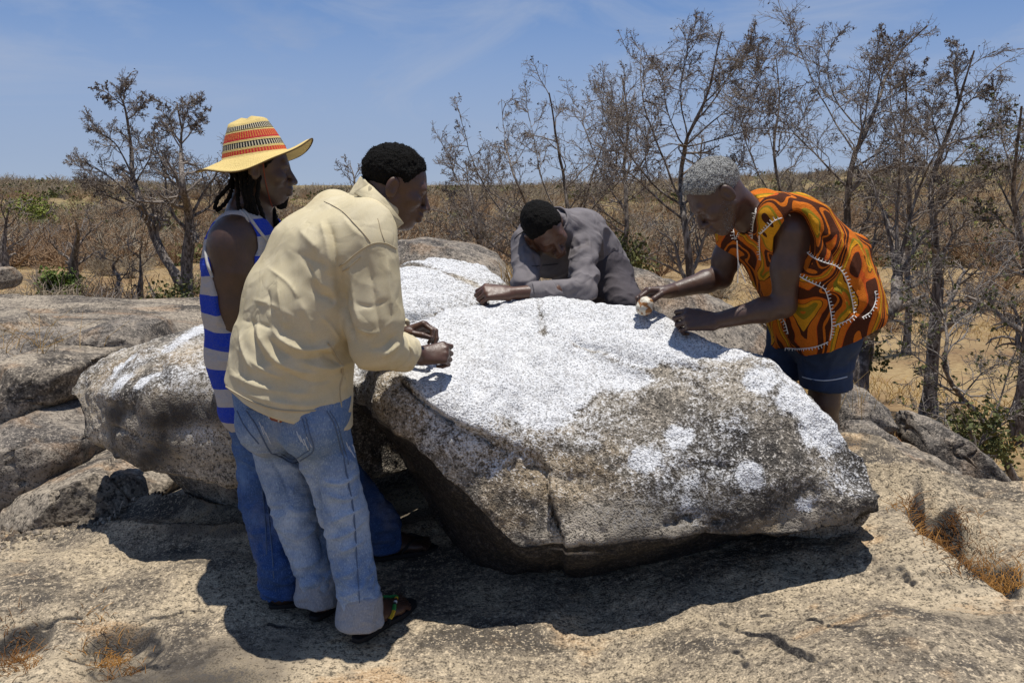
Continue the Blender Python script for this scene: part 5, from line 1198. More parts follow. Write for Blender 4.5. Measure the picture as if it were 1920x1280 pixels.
each('seam', [strip(S_, p, 0.0035, on=V) for p in ([(965, 448), (980, 436), (990, 430)], [(996, 500), (1020, 497), (1045, 494)])], M_GREYSEAM, sh)
ax = nrm(wL - eL); c = eL + (wL - eL) * 0.66; cf = Field().cone(c - ax * 0.02, c + ax * 0.014, 0.048, 0.046, 0.01).cone(c + ax * 0.01, c + ax * 0.2, 0.036, 0.04, 0.005, '-').plane(c + ax * 0.02, ax, 0.004)
part('sleeve_cuff', *cf.mesh(0.0045), M_GREYSHIRT, sh)
K = Field(); ax = nrm(hdC - neC + np.array([0, 0.05, 0.06])); c = neC + ax * 0.03
K.cone(c - ax * 0.02, c + ax * 0.03, 0.082, 0.078, 0.01).cone(c - ax * 0.05, c + ax * 0.12, 0.070, 0.068, 0.005, '-').plane(c + ax * 0.035, ax, 0.004)
part('collar', *K.mesh(0.0045), M_GREYSHIRT, sh)
J = Field(); J.cone(hL, hRr, 0.115, 0.115, 0.05).cone(hL, hL + (tc[2][0] - tc[3][0]) * 0.6, 0.11, 0.11, 0.05)
for h_, k_, a_ in ((hL, kL, aL), (hRr, kR, aR)): J.cone(h_, k_, 0.098, 0.080, 0.04).cone(k_, a_, 0.076, 0.066, 0.02)
V, Q = cloth(J, 0.0065, (0.005, 10, (1, 1, 1.5)), [([(1120, 535), (1140, 520), (1165, 525)], 0.012, 0.009), ([(1130, 555), (1150, 540), (1172, 545)], 0.012, 0.009), ([(1140, 570), (1160, 556), (1180, 562)], 0.012, 0.008)], None, 71)
part('trousers', V, Q, M_DARKTROUSER, C_ROOT)
# ================================================================== grey-haired man in the orange tunic
def tunic_mat():
    m = mat('orange_print_knit', (0.6, 0.25, 0.03), 0.9, 0.12); g = NT(m); c = g.co()
    wob = g.new('TexNoise', {'Vector': g.map(c, (1, 1, 0.8)), 'Scale': 3.0, 'Detail': 1.0}).outputs['Color']
    v = g.new('VectorMath', {0: c, 1: g.new('VectorMath', {0: wob, 'Scale': 0.36}, operation='SCALE').outputs[0]}, operation='ADD').outputs[0]
    n = g.noise(g.map(v, (1.0, 0.75, 0.62), (0, 0.5, 0.2)), 3.7, 0.6, 0.4, 1.2)
    rings = g.math('FRACT', g.math('MULTIPLY', n, 4.4))
    O, Yl, Br, Ol, Or = (0.66, 0.17, 0.016), (0.72, 0.33, 0.018), (0.085, 0.026, 0.012), (0.30, 0.22, 0.018), (0.60, 0.10, 0.016)
    col = g.ramp(rings, [(0.0, Br), (0.20, Or), (0.225, O), (0.42, Br), (0.45, Yl), (0.58, Ol), (0.66, O), (0.80, Br), (0.92, O)], 'CONSTANT')
    knit = g.noise(g.map(c, (1, 1, 3.0), (0.3, 0.6, 0)), 190, 2, 0.5)
    col = g.mix(g.math('MULTIPLY', g.rng(knit, 0.35, 0.65), 0.35), col, g.mix(1.0, col, (0.35, 0.35, 0.35), 'MULTIPLY'))
    g.color(col); g.bump(g.math('ADD', knit, g.noise(g.map(c, (1, 1, 1.6)), 14, 3, 0.6, 0.8)), 0.55, 0.012); return m
M_TUNIC = tunic_mat(); M_YARN = mat('white_yarn', (0.72, 0.70, 0.66), 0.9, 0.15)
D_ROOT = thing('person', (W(1550, 700, 3.3)[0], 3.3, gz(1.2, 3.35)), 'grey-haired man in orange and brown swirl tunic and navy shorts leaning over the boulder', 'person', 'people at the rock')
hdD, neD = W(1341, 366, 3.10), W(1402, 404, 3.18); RD = frame([-0.67, -0.12, -0.73], [-0.73, 0.0, 0.67])
fD, lD = nrm([-0.97, -0.15, 0]), nrm([0.15, -0.97, 0])
sL, eL, wL = W(1480, 436, 3.06), W(1470, 572, 3.06), W(1338, 603, 3.10)
sR, eR, wR = W(1372, 452, 3.38), W(1352, 520, 3.40), W(1258, 546, 3.30)
gD = gz(1.25, 3.35)
hN, hF = W(1552, 630, 3.20), W(1498, 622, 3.40)
kN, kF = W(1545, 752, 3.20), W(1468, 700, 3.40)
aN, aF = np.array([kN[0] + 0.05, kN[1] + 0.10, gD + 0.08]), np.array([kF[0] + 0.02, kF[1] + 0.10, gz(kF[0], kF[1] + 0.1) + 0.08])
td = [(W(1424, 404, 3.20), 0.15, 0.080), (W(1462, 430, 3.22), 0.12, 0.125), (W(1505, 490, 3.24), 0.10, 0.155), (W(1540, 570, 3.26), 0.10, 0.165), (W(1553, 660, 3.27), 0.10, 0.175)]
B_ = Field(); T = add_head(B_, hdD, RD)
B_.cone(T(-0.035, 0, -0.05), neD, 0.058, 0.066, 0.03)
for (c0, w0, r0), (c1, w1, r1) in zip(td[:4], td[1:4]):
    for s in (-1, 1): B_.cone(c0 + lD * w0 * s * 0.8, c1 + lD * w1 * s * 0.8, r0 - 0.03, min(r1 - 0.035, 0.11), 0.06)
for s_, e_, w_ in ((sL, eL, wL), (sR, eR, wR)):
    B_.cone(s_, s_ + (e_ - s_) * 0.5, 0.055, 0.052, 0.03).cone(s_ + (e_ - s_) * 0.5, e_, 0.052, 0.042, 0.03).cone(e_, e_ + (w_ - e_) * 0.3, 0.043, 0.044, 0.02).cone(e_ + (w_ - e_) * 0.3, w_, 0.044, 0.028, 0.02)
tipsDL, _ = add_hand(B_, wL, [-1.0, 0.06, 0.10], [-0.05, -0.80, 0.60], -1, [(40, 70, 40), (44, 74, 40), (46, 76, 40), (46, 72, 40)], [(0.6, 0.55, -0.5), (0.9, 0.2, -0.4), (0.9, 0.0, -0.4)], 0.16, s=1.1)
tipsDR, _ = add_hand(B_, wR, [-1.0, -0.12, -0.02], [0.05, 0.35, 0.95], 1, [(34, 52, 38), (36, 54, 40), (38, 56, 40), (40, 56, 40)], [(0.75, 0.65, -0.30), (0.93, 0.05, -0.55), (0.93, -0.10, -0.55)], 0.10, s=1.08)
stone_c = 0.5 * tipsDR[4] + 0.25 * (tipsDR[0] + tipsDR[1]) + np.array([-0.004, -0.004, -0.004])
for h_, k_, a_ in ((hN, kN, aN), (hF, kF, aF)):
    B_.cone(h_, k_, 0.080, 0.055, 0.03).cone(k_, k_ + (a_ - k_) * 0.35, 0.052, 0.056, 0.03).cone(k_ + (a_ - k_) * 0.35, a_, 0.055, 0.034, 0.02)
    add_foot(B_, a_[:2] + [0.06, 0.0], a_[:2] + [-0.19, -0.0], a_[2] - 0.08, -1)
V, Q = B_.mesh(0.0036); part('body', V, Q, M_SKIN_D, D_ROOT)
H, TH_ = hair_field(hdD, RD, 0.010, 0.060, -0.075)
V, Q = H.mesh(0.0038); N = vnormals(V, Q); V = settle_hair(V, N, hdD, RD, 0.010, 0.060, -0.075, 0.0042); hr = part('hair', V, Q, M_GREYHAIR, D_ROOT); fuzz(V, Q, 3200, 0.006, M_GREYHAIR, D_ROOT, B_, 3)
# grey sideburn and stubble: short tufts over the near cheek and chin
rng = np.random.default_rng(5); tv, tf, no = [], [], 0
for i in range(520):
    u = rng.random(); s = -1 if rng.random() < 0.3 else 1
    x, z = (0.005 + 0.03 * rng.normal() * 0.4 + 0.06 * u, -0.03 - 0.085 * u + 0.010 * rng.normal())
    p = T(x, s * (0.066 - 0.035 * u), z); p = B_.snap(p[None], 0.0)[0] if i < 0 else p; tv.append(p)
P = B_.snap(np.array(tv), 0.0); Nn = nrm(P[0] - hdD)
dirs = (P - hdD); dirs /= np.linalg.norm(dirs, axis=1, keepdims=True); side = np.cross(dirs, rng.normal(size=P.shape)); side /= np.linalg.norm(side, axis=1, keepdims=True)
V = np.stack([P - side * 0.0012 - dirs * 0.001, P + side * 0.0012 - dirs * 0.001, P + dirs * 0.0035 + side * 0.001], 1).reshape(-1, 3)
o = part('stubble', V, np.arange(len(V)).reshape(-1, 3), M_GREYHAIR, D_ROOT, smooth=False); o['kind'] = 'stuff'
# shorts
J = Field(); J.cone(hN, hF, 0.125, 0.12, 0.05).cone(hN + [0, 0, 0.1], hF + [0, 0, 0.1], 0.11, 0.11, 0.05)
for h_, k_ in ((hN, kN), (hF, kF)): J.cone(h_, k_ + [0, 0, 0.0], 0.104, 0.094, 0.03)
for h_, k_ in ((hN, kN), (hF, kF)):
    d = nrm(k_ - h_); J.plane(k_ + d * -0.055, d, 0.008) if h_ is hN else None
    J.cone(k_ - d * 0.03, k_ + d * 0.3, 0.078, 0.09, 0.006, '-')
V, Q = cloth(J, 0.006, (0.0050, 9, (1, 1, 1.3)), [([(1500, 660), (1520, 680), (1545, 690)], 0.014, 0.010), ([(1505, 690), (1530, 700), (1560, 690)], 0.013, -0.010), ([(1580, 620), (1560, 650), (1540, 680)], 0.014, 0.012), ([(1575, 650), (1560, 680), (1550, 710)], 0.013, 0.009)], None, 81)
sho = part('shorts', V, Q, M_NAVY, D_ROOT)
each('seam', [strip(J, p, 0.004, on=V) for p in ([(1505, 706), (1530, 712), (1560, 712), (1588, 706)],)], M_DENIM_PALE, sho)
# tunic
S_ = Field()
for (c0, w0, r0), (c1, w1, r1) in zip(td[:-1], td[1:]):
    for s in (-1, 0, 1): S_.cone(c0 + lD * w0 * s, c1 + lD * w1 * s, r0, r1, 0.05)
S_.cone(sL + lD * -0.05 + [0.02, 0, 0.02], sR + [0.02, 0, 0.02], 0.085, 0.085, 0.05)
S_.cone(neD + [0.03, 0, 0.0], td[0][0], 0.070, 0.09, 0.04)
# back flap lifting away at the tail, front panel hanging
S_.cone(W(1600, 470, 3.2), W(1622, 570, 3.2), 0.06, 0.055, 0.05).cone(W(1460, 560, 3.22), W(1488, 640, 3.22), 0.06, 0.055, 0.05)
# arm openings and the loose side slit
S_.ell(sL + lD * 0.07 + [-0.012, 0, -0.035], (0.070, 0.10, 0.115), None, 0.010, '-').ell(sR - lD * 0.09 + [0, 0, -0.03], (0.07, 0.09, 0.10), None, 0.01, '-')
S_.cone(hdD, neD + [-0.005, 0, 0.0], 0.10, 0.068, 0.008, '-')
hem = W(1560, 640, 3.12); S_.cone(hem + [0.0, 0.12, -0.25], hem + [-0.02, 0.12, 0.0], 0.17, 0.14, 0.01, '-')
S_.plane(hem, nrm([0.42, 0.0, -0.90]), 0.006)
SF = [([(1490, 470), (1500, 510), (1540, 540), (1570, 545), (1590, 580), (1602, 610)], 0.012, 0.020), ([(1480, 495), (1510, 520), (1545, 538)], 0.012, -0.016), ([(1485, 520), (1520, 545), (1550, 560), (1560, 600), (1560, 640)], 0.014, 0.018), ([(1500, 560), (1530, 575), (1545, 600), (1545, 640)], 0.014, -0.014),
      ([(1420, 470), (1430, 530), (1450, 590)], 0.016, 0.012), ([(1400, 440), (1408, 490), (1418, 530)], 0.014, -0.010), ([(1560, 430), (1590, 480), (1610, 540)], 0.02, 0.012), ([(1530, 420), (1560, 470), (1580, 530)], 0.018, -0.012), ([(1470, 600), (1480, 630), (1500, 650)], 0.014, 0.012), ([(1580, 560), (1610, 580), (1630, 575)], 0.014, -0.010)]
V, Q = cloth(S_, 0.0055, (0.0045, 8, (1, 1, 1.2)), SF, None, 91)
tu = part('tunic', V, Q, M_TUNIC, D_ROOT)
# white blanket-stitch along the edges
def stitch(pts, step=0.0125, tick=0.012, sgn=1):
    L, ok = S_.hits(smooth_line(np.array(pts, float), 7)); L = L[ok & (L[:, 1] < 3.6)]
    if len(L) < 4: return
    k = np.ones(5) / 5; L = np.stack([np.convolve(np.pad(L[:, i], 2, 'edge'), k, 'valid') for i in range(3)], -1)
    # follow the folded cloth
    m = ((V > L.min(0) - 0.05) & (V < L.max(0) + 0.05)).all(1); Sv = V[m]
    vd = nrm(CAM - L.mean(0))
    for i in range(len(L)):
        r = Sv - L[i]; a = r @ vd; lat = np.linalg.norm(r - a[:, None] * vd, axis=1); j = np.argsort(lat)[:4]; j = j[np.abs(a[j]) < 0.04]
        if len(j): L[i] = L[i] + vd * max(a[j].max(), -0.01)
    L = L + vd * 0.003
    seg = np.linalg.norm(np.diff(L, axis=0), axis=1); cum = np.concatenate([[0], np.cumsum(seg)]); q = np.arange(0, cum[-1], step)
    P = np.stack([np.interp(q, cum, L[:, i]) for i in range(3)], -1)
    if len(P) < 4: return
    Tn = np.gradient(P, axis=0); Tn /= np.linalg.norm(Tn, axis=1, keepdims=True); N_ = np.cross(Tn, vd) * sgn
    paths = [(L, 0.0020)] + [([p, p + n * tick * rj + vd * 0.001], 0.0016) for p, n, rj in zip(P, N_, np.random.default_rng(len(P)).uniform(0.6, 1.25, len(P)))]
    v, f = tubes(paths, 5, True); o = part('stitching', v, f, M_YARN, tu); o['kind'] = 'stuff'
stitch([(1396, 343), (1396, 370), (1394, 400), (1388, 425), (1378, 450)], sgn=-1)
stitch([(1372, 418), (1376, 435), (1378, 450)], sgn=1)
stitch([(1424, 440), (1440, 425), (1452, 414), (1468, 408)], sgn=-1)
stitch([(1424, 440), (1424, 465), (1426, 490)], sgn=1)
stitch([(1478, 402), (1495, 414), (1506, 430), (1508, 455), (1500, 470)], sgn=-1)
stitch([(1505, 462), (1520, 480), (1545, 492), (1570, 500), (1585, 520), (1596, 555), (1602, 590)], sgn=-1)
stitch([(1484, 505), (1505, 522), (1535, 536), (1548, 545), (1556, 575), (1560, 610), (1556, 640)], sgn=-1)
stitch([(1414, 367), (1418, 395), (1412, 420), (1410, 450)], sgn=1)
stitch([(1470, 652), (1500, 654), (1530, 650), (1555, 640)], sgn=1)
stitch([(1602, 590), (1590, 600), (1570, 608), (1562, 612)], sgn=-1)
stitch([(1640, 545), (1642, 565), (1632, 585), (1615, 596)], sgn=-1)
stitch([(1462, 590), (1472, 605), (1478, 628)], sgn=1)
each('drawstring', [tubes([(smooth_line([W(1382, 452, 3.02), W(1384, 490, 3.05), W(x_, 530, 3.06)], 6), 0.0016)], 5, True) for x_ in (1383, 1398)], M_YARN, tu)

# stone held in his right hand
M_QUARTZ = mat('stained_quartz', (0.6, 0.56, 0.48), 0.45, 0.5); g = NT(M_QUARTZ); c = g.co()
q = g.mix(g.rng(g.noise(c, 38, 3, 0.6, 0.4), 0.50, 0.58), (0.60, 0.56, 0.46), (0.26, 0.11, 0.025)); g.color(q); g.bump(g.noise(c, 60, 4, 0.6), 0.6, 0.01)
Fd = Field().ell(stone_c, (0.034, 0.036, 0.031), None).ell(stone_c + [0.006, 0, 0.022], (0.026, 0.028, 0.022), None, 0.012)
V, Q = Fd.mesh(0.0035); N = vnormals(V, Q); V = V + N * (0.004 * fbm(V, 30, 3, seed=3))[:, None]
solid('hammer_stone', V, Q, M_QUARTZ, 'white and rust-stained quartz pebble gripped in the hand of the grey-haired man', 'stone')
# ================================================================== plants
def bark_mat(name, c0, c1):
    m = mat(name, c0, 0.9, 0.15); g = NT(m); c = g.co()
    n = g.noise(g.map(c, (1, 1, 0.35)), 22, 4, 0.7); g.color(g.mix(g.rng(n, 0.42, 0.62), c0, c1)); return m
M_BARK = bark_mat('grey_bark', (0.075, 0.06, 0.05), (0.26, 0.225, 0.195))
M_TWIG = mat('twig_bark', (0.22, 0.187, 0.16), 0.9, 0.1); M_TWIG2 = mat('pale_twig_bark', (0.24, 0.215, 0.195), 0.9, 0.1)
M_TWIGR = mat('reddish_twigs', (0.30, 0.20, 0.12), 0.9, 0.1); M_SCRUB = mat('tan_twigs', (0.30, 0.245, 0.175), 0.9, 0.1)
M_POD = mat('dry_pods', (0.085, 0.06, 0.048), 0.9, 0.1)
def leaf_mat(name, c0, c1):
    m = mat(name, c0, 0.7, 0.25); g = NT(m); oi = g.noise(g.co(), 3.0, 2, 0.5); g.color(g.mix(g.rng(oi, 0.35, 0.65), c0, c1)); return m
M_LEAFG = leaf_mat('green_leaves', (0.060, 0.095, 0.018), (0.12, 0.16, 0.025)); M_LEAFO = leaf_mat('olive_leaves', (0.075, 0.085, 0.028), (0.13, 0.13, 0.04))
M_LEAFY = leaf_mat('bright_leaves', (0.13, 0.16, 0.025), (0.19, 0.21, 0.035)); M_DRYGRASS = leaf_mat('dry_grass_blades', (0.36, 0.22, 0.075), (0.50, 0.34, 0.13)); M_DEADGRASS = leaf_mat('dead_grass_blades', (0.20, 0.085, 0.02), (0.40, 0.20, 0.05)); M_LITTER = leaf_mat('red_leaf_litter', (0.22, 0.075, 0.035), (0.34, 0.14, 0.06))

def tubes_b(P, R, sides=3):
    """batch of tubes: P (k, n, 3), R (k, n)"""
    k, n, _ = P.shape
    T = np.gradient(P, axis=1); T /= np.maximum(np.linalg.norm(T, axis=2, keepdims=True), 1e-9)
    ref = np.where(np.abs(T[:, :1, 2:]) < 0.85, np.array([0.1, 0.2, 1.0]), np.array([1.0, 0.2, 0.1]))
    A = np.cross(T, ref); A /= np.maximum(np.linalg.norm(A, axis=2, keepdims=True), 1e-9); B = np.cross(T, A)
    a = np.arange(sides) * 2 * math.pi / sides
    V = P[:, :, None] + R[:, :, None, None] * (A[:, :, None] * np.cos(a)[None, None, :, None] + B[:, :, None] * np.sin(a)[None, None, :, None])
    f = grid_faces(n, sides, True)[:, ::-1]
    F = (f[None] + (np.arange(k) * n * sides)[:, None, None]).reshape(-1, 4)
    return V.reshape(-1, 3), F
def grow(P, R, nc, t0, ang, lenf, rng, n=4, wander=0.25, up=0.15, rf=0.5, rmin=0.002, t1=1.0, cap=9.0):
    k, m, _ = P.shape; L = np.linalg.norm(np.diff(P, axis=1), axis=2).sum(1)
    par = np.repeat(np.arange(k), nc); t = t0 + (t1 - t0) * (np.tile((np.arange(nc) + 0.5) / nc, k) + rng.uniform(-0.5, 0.5, k * nc) / nc)
    f = np.clip(t, 0, 0.999) * (m - 1); i = f.astype(int); u = (f - i)[:, None]
    S = P[par, i] * (1 - u) + P[par, i + 1] * u; T = P[par, i + 1] - P[par, i]; T /= np.maximum(np.linalg.norm(T, axis=1, keepdims=True), 1e-9)
    r0 = (R[par, i] * (1 - u[:, 0]) + R[par, i + 1] * u[:, 0])
    perp = np.cross(T, rng.normal(size=T.shape)); perp /= np.maximum(np.linalg.norm(perp, axis=1, keepdims=True), 1e-9)
    a = rng.uniform(*ang, len(par))[:, None]; D = T * np.cos(a) + perp * np.sin(a)
    ln = np.minimum(L[par] * lenf * (1.25 - 0.85 * t), cap * (1.2 - 0.6 * t)) * rng.uniform(0.55, 1.3, len(par)); out = np.zeros((len(par), n, 3)); out[:, 0] = S
    for j in range(1, n):
        D = D + wander * rng.normal(size=D.shape) + np.array([0, 0, up]); D /= np.linalg.norm(D, axis=1, keepdims=True)
        out[:, j] = out[:, j - 1] + D * (ln / (n - 1))[:, None]
    rr = np.maximum(r0 * rf, rmin)[:, None] * np.linspace(1, 0.45, n)[None]
    return out, np.maximum(rr, rmin * 0.6)
def leaves_at(C, size, rng, aspect=0.5, droop=0.3):
    k = len(C); a = rng.normal(size=(k, 3)); a[:, 2] -= droop; a /= np.linalg.norm(a, axis=1, keepdims=True); b = np.cross(a, rng.normal(size=(k, 3))); b /= np.linalg.norm(b, axis=1, keepdims=True)
    s = (size * rng.uniform(0.6, 1.3, k))[:, None]; w = s * aspect * 0.5
    n = np.cross(a, b) * s * 0.12
    V = np.stack([C, C + a * s * 0.5 + b * w + n, C + a * s, C + a * s * 0.5 - b * w + n], 1).reshape(-1, 3)
    return V, np.arange(4 * k).reshape(-1, 4)
def limb3(px, Y, rng, spread=0.06):
    P = []; y = Y
    for i, (a, b) in enumerate(px): P.append(W(a, b, y)); y = y + rng.normal() * spread * (0.4 + i * 0.4)
    P = smooth_line(np.array(P), 4); return P + 0.012 * Y / 10 * np.stack([vnoise(P * 9 / Y * 10, 1), vnoise(P * 9 / Y * 10, 2), vnoise(P * 9 / Y * 10, 3)], -1)
def resample(P, n):
    c = np.concatenate([[0], np.cumsum(np.linalg.norm(np.diff(P, axis=0), axis=1))]); q = np.linspace(0, c[-1], n); return np.stack([np.interp(q, c, P[:, i]) for i in range(3)], -1)
def bare_tree(name, label, trunk, limbs, Y, r0, seed, nb=(10, 7, 6), lenf=(0.50, 0.45, 0.5), rmin=0.0026, pods=0, leaf=None, group='bare trees on the plain', twig=None, cat='tree', sp=0.3, up=0.05, ang=(0.40, 1.15), lr=0.45):
    rng = np.random.default_rng(seed); tr = limb3(trunk, Y, rng, 0.02 * Y)
    # carry the trunk down into the ground
    gzv = float(plain_z(tr[0][0], np.array(tr[0][1]))) if Y > 6.5 else tr[0][2] - 0.35
    if tr[0][2] > gzv: tr = np.vstack([[tr[0][0] + 0.02, tr[0][1], gzv - 0.08], tr])
    tr = resample(tr, 24); root = thing(name, (tr[0][0], tr[0][1], tr[0][2] + 0.08), label, cat, group)
    R = r0 * (1.15 * (1 - np.linspace(0, 1, 24)) ** 1.35 + 0.13) * (1 + 0.22 * vnoise(tr * 6, seed)); R[:3] *= [1.35, 1.15, 1.05]
    paths = [(tr, R)]; prim = [(tr, R)]
    for px in limbs:
        l = resample(limb3(px, Y, rng, sp), 24); d = np.linalg.norm(tr - l[0], axis=1); j = int(np.argmin(d)); l = l + (tr[j] - l[0]) * np.linspace(1, 0, 24)[:, None] ** 2
        rl = max(R[j] * 0.40, r0 * 0.15) * np.linspace(1, 0.22, 24) ** 1.2; paths.append((l, rl)); prim.append((l, rl))
    V, F = tubes(paths, 7, True); part('trunk', V, F, M_BARK, root)
    P0 = np.stack([p for p, r in prim]); R0 = np.stack([r for p, r in prim]); t0 = 0.22
    ht = max(p[:, 2].max() for p, r in prim) - tr[0][2]
    P1, R1 = grow(P0, R0, nb[0], t0, ang, 0.42, rng, 7, 0.26, up, 0.55, rmin * 1.6, cap=0.19 * ht)
    P2, R2 = grow(P1, R1, nb[1], 0.15, (0.3, 1.0), 0.52, rng, 5, 0.27, up * 0.6, 0.6, rmin * 1.0, cap=0.10 * ht)
    P3, R3 = grow(P2, R2, nb[2], 0.15, (0.3, 1.2), 0.55, rng, 4, 0.35, -0.02, 0.6, rmin * 0.75, cap=0.06 * ht)
    items = [tubes_b(P1, R1, 4), tubes_b(P2, R2, 3), tubes_b(P3, R3, 3)]
    part('crown', *merge(items), twig or M_TWIG, root)
    if pods:
        tips = P3[rng.random(len(P3)) < pods][:, -1]; part('seed_pods', *leaves_at(tips, 0.0026 * Y + 0.006, rng, 0.45), M_POD, root)['kind'] = 'stuff'
    if leaf:
        mt, frac, sz = leaf; idx = rng.random(len(P3)) < frac; tips = np.concatenate([P3[idx][:, -1], P3[idx][:, -2]])
        part('leaves', *leaves_at(tips, sz, rng, 0.55), mt, root)['kind'] = 'stuff'
    return root
bare_tree('bare_tree', 'leaning bare tree with a spreading left crown beside the straw hat', [(356, 562), (334, 520), (302, 470), (285, 430), (264, 385), (250, 330), (246, 270), (234, 205), (222, 172)],
  [[(264, 385), (225, 345), (190, 322), (152, 302)], [(248, 300), (220, 262), (190, 245), (170, 228)], [(245, 260), (262, 215), (280, 178)], [(234, 210), (205, 180), (178, 166)], [(264, 385), (215, 370), (160, 340)], [(250, 330), (280, 290), (292, 235)], [(240, 235), (232, 190), (240, 160)]], 17, 0.10, 1, (12, 9, 8), rmin=0.006, pods=0.16)
bare_tree('bare_tree', 'upright bare forked tree directly behind the straw hat', [(352, 565), (350, 500), (357, 440), (352, 390), (343, 350), (338, 290), (340, 240), (332, 195)],
  [[(352, 390), (380, 350), (408, 320), (425, 270)], [(343, 350), (316, 320), (300, 295), (285, 250)], [(340, 280), (365, 240), (385, 205)], [(357, 440), (322, 400), (312, 350), (306, 290)], [(338, 290), (320, 240), (305, 190)], [(352, 400), (395, 380), (425, 330)], [(340, 250), (352, 205), (370, 185)]], 16.5, 0.11, 2, (12, 9, 8), rmin=0.006, pods=0.16)
bare_tree('bare_thicket', 'many-stemmed bare thicket spreading above the crouching man in grey', [(1075, 540), (1068, 480), (1066, 420), (1058, 340), (1042, 250), (1030, 175)],
  [[(1068, 490), (1030, 440), (995, 390), (962, 320), (945, 250), (940, 185)], [(1068, 480), (1095, 400), (1112, 330), (1140, 240), (1150, 165)], [(1070, 500), (985, 440), (925, 375), (885, 300), (862, 215)], [(1068, 470), (1005, 420), (950, 380), (895, 345), (838, 290)], [(1072, 515), (960, 480), (885, 430), (830, 395)], [(1066, 420), (1020, 340), (1000, 250), (985, 190)], [(1068, 450), (1120, 380), (1170, 330), (1200, 260)], [(1074, 520), (1010, 480), (940, 440), (880, 400)]], 11, 0.06, 3, (11, 9, 7), rmin=0.0036, pods=0.22, cat='tree', lr=0.5)
bare_tree('bare_tree', 'broad bare tree with a gnarled trunk behind the grey-haired head', [(1300, 570), (1292, 500), (1284, 420), (1276, 360), (1278, 310), (1292, 250), (1322, 190), (1340, 120), (1352, 60)],
  [[(1277, 340), (1242, 270), (1212, 200), (1200, 130), (1206, 80)], [(1285, 290), (1335, 240), (1392, 180), (1432, 115)], [(1280, 300), (1350, 270), (1420, 235), (1470, 185)], [(1276, 360), (1222, 330), (1162, 255), (1122, 165)], [(1290, 250), (1276, 180), (1284, 110), (1302, 65)], [(1283, 400), (1240, 372), (1190, 330), (1140, 300)], [(1300, 235), (1350, 170), (1400, 80)], [(1278, 320), (1250, 220), (1240, 120)], [(1283, 390), (1330, 340), (1400, 310)], [(1320, 195), (1380, 130), (1420, 65)]], 9, 0.058, 4, (12, 9, 8), rmin=0.0032, pods=0.2, lr=0.5)
bare_tree('bare_tree', 'bare V-forked tree above the back of the orange tunic', [(1592, 500), (1588, 400), (1594, 320), (1602, 290), (1640, 210), (1662, 140), (1702, 82), (1740, 48)],
  [[(1602, 290), (1570, 240), (1527, 160), (1500, 92), (1482, 60)], [(1585, 265), (1548, 160), (1560, 70)], [(1602, 290), (1622, 220), (1632, 140), (1652, 58)], [(1594, 330), (1530, 280), (1482, 240), (1440, 205)], [(1602, 300), (1680, 260), (1732, 215)], [(1640, 210), (1690, 170), (1740, 120)], [(1640, 200), (1660, 120), (1690, 60)], [(1592, 350), (1650, 320), (1720, 300)]], 8.5, 0.052, 5, (12, 9, 8), rmin=0.0030, pods=0.2, lr=0.5)
bare_tree('gnarled_tree', 'gnarled leaning trunk rising beside the navy shorts', [(1602, 790), (1614, 690), (1618, 640), (1652, 596), (1682, 574), (1680, 530), (1692, 470), (1668, 430), (1660, 395)],
  [[(1668, 430), (1694, 380), (1722, 330), (1762, 280)], [(1692, 470), (1735, 430), (1795, 400)], [(1660, 400), (1648, 350), (1610, 300)], [(1662, 405), (1680, 340), (1690, 270)], [(1682, 560), (1720, 540), (1760, 500)]], 7.2, 0.085, 6, (9, 6, 5), rmin=0.0028, pods=0.2)
bare_tree('bare_tree', 'slender bare tree with a tall narrow crown right of the V-forked tree', [(1758, 520), (1752, 430), (1746, 345), (1770, 270), (1802, 180), (1826, 95)],
  [[(1746, 345), (1792, 300), (1842, 240), (1868, 165)], [(1768, 275), (1748, 210), (1766, 150)], [(1750, 400), (1805, 350), (1880, 310)], [(1790, 215), (1830, 180), (1862, 160)], [(1747, 350), (1720, 300), (1712, 240)], [(1806, 170), (1790, 120), (1800, 80)]], 8.0, 0.06, 7, (12, 9, 8), rmin=0.0030, pods=0.2, lr=0.5)
bare_tree('bare_tree', 'bare tree with dark leafy tips at the end of the tree line', [(1935, 560), (1915, 450), (1900, 360), (1906, 280), (1915, 200)],
  [[(1905, 390), (1870, 330), (1840, 290)], [(1900, 350), (1930, 290), (1960, 240)], [(1904, 300), (1880, 250), (1872, 215)], [(1910, 430), (1860, 400), (1820, 380)]], 7.0, 0.06, 8, (11, 8, 6), rmin=0.0028, pods=0.35, leaf=(M_LEAFO, 0.10, 0.035), lr=0.5)
bare_tree('twiggy_bush', 'tangled grey twiggy bush with a few yellow-green leaves beside the dark wedge rock', [(1905, 905), (1855, 800), (1802, 745), (1772, 690), (1776, 620), (1762, 560), (1772, 500)],
  [[(1802, 745), (1855, 690), (1930, 680)], [(1772, 690), (1712, 660), (1668, 622)], [(1855, 800), (1770, 782), (1706, 762)], [(1776, 620), (1832, 560), (1892, 500), (1930, 430)], [(1762, 560), (1722, 500), (1706, 440)], [(1855, 800), (1890, 700), (1925, 600)], [(1770, 660), (1820, 600), (1870, 560)], [(1880, 850), (1820, 840), (1760, 850)], [(1780, 640), (1740, 590), (1700, 560)], [(1860, 800), (1900, 780), (1940, 760)], [(1800, 740), (1760, 720), (1720, 700)]], 6.0, 0.035, 9, (13, 7, 5), rmin=0.0022, leaf=(M_LEAFO, 0.09, 0.034), group=None, twig=M_TWIG2, cat='bush', lr=0.55, up=0.05)
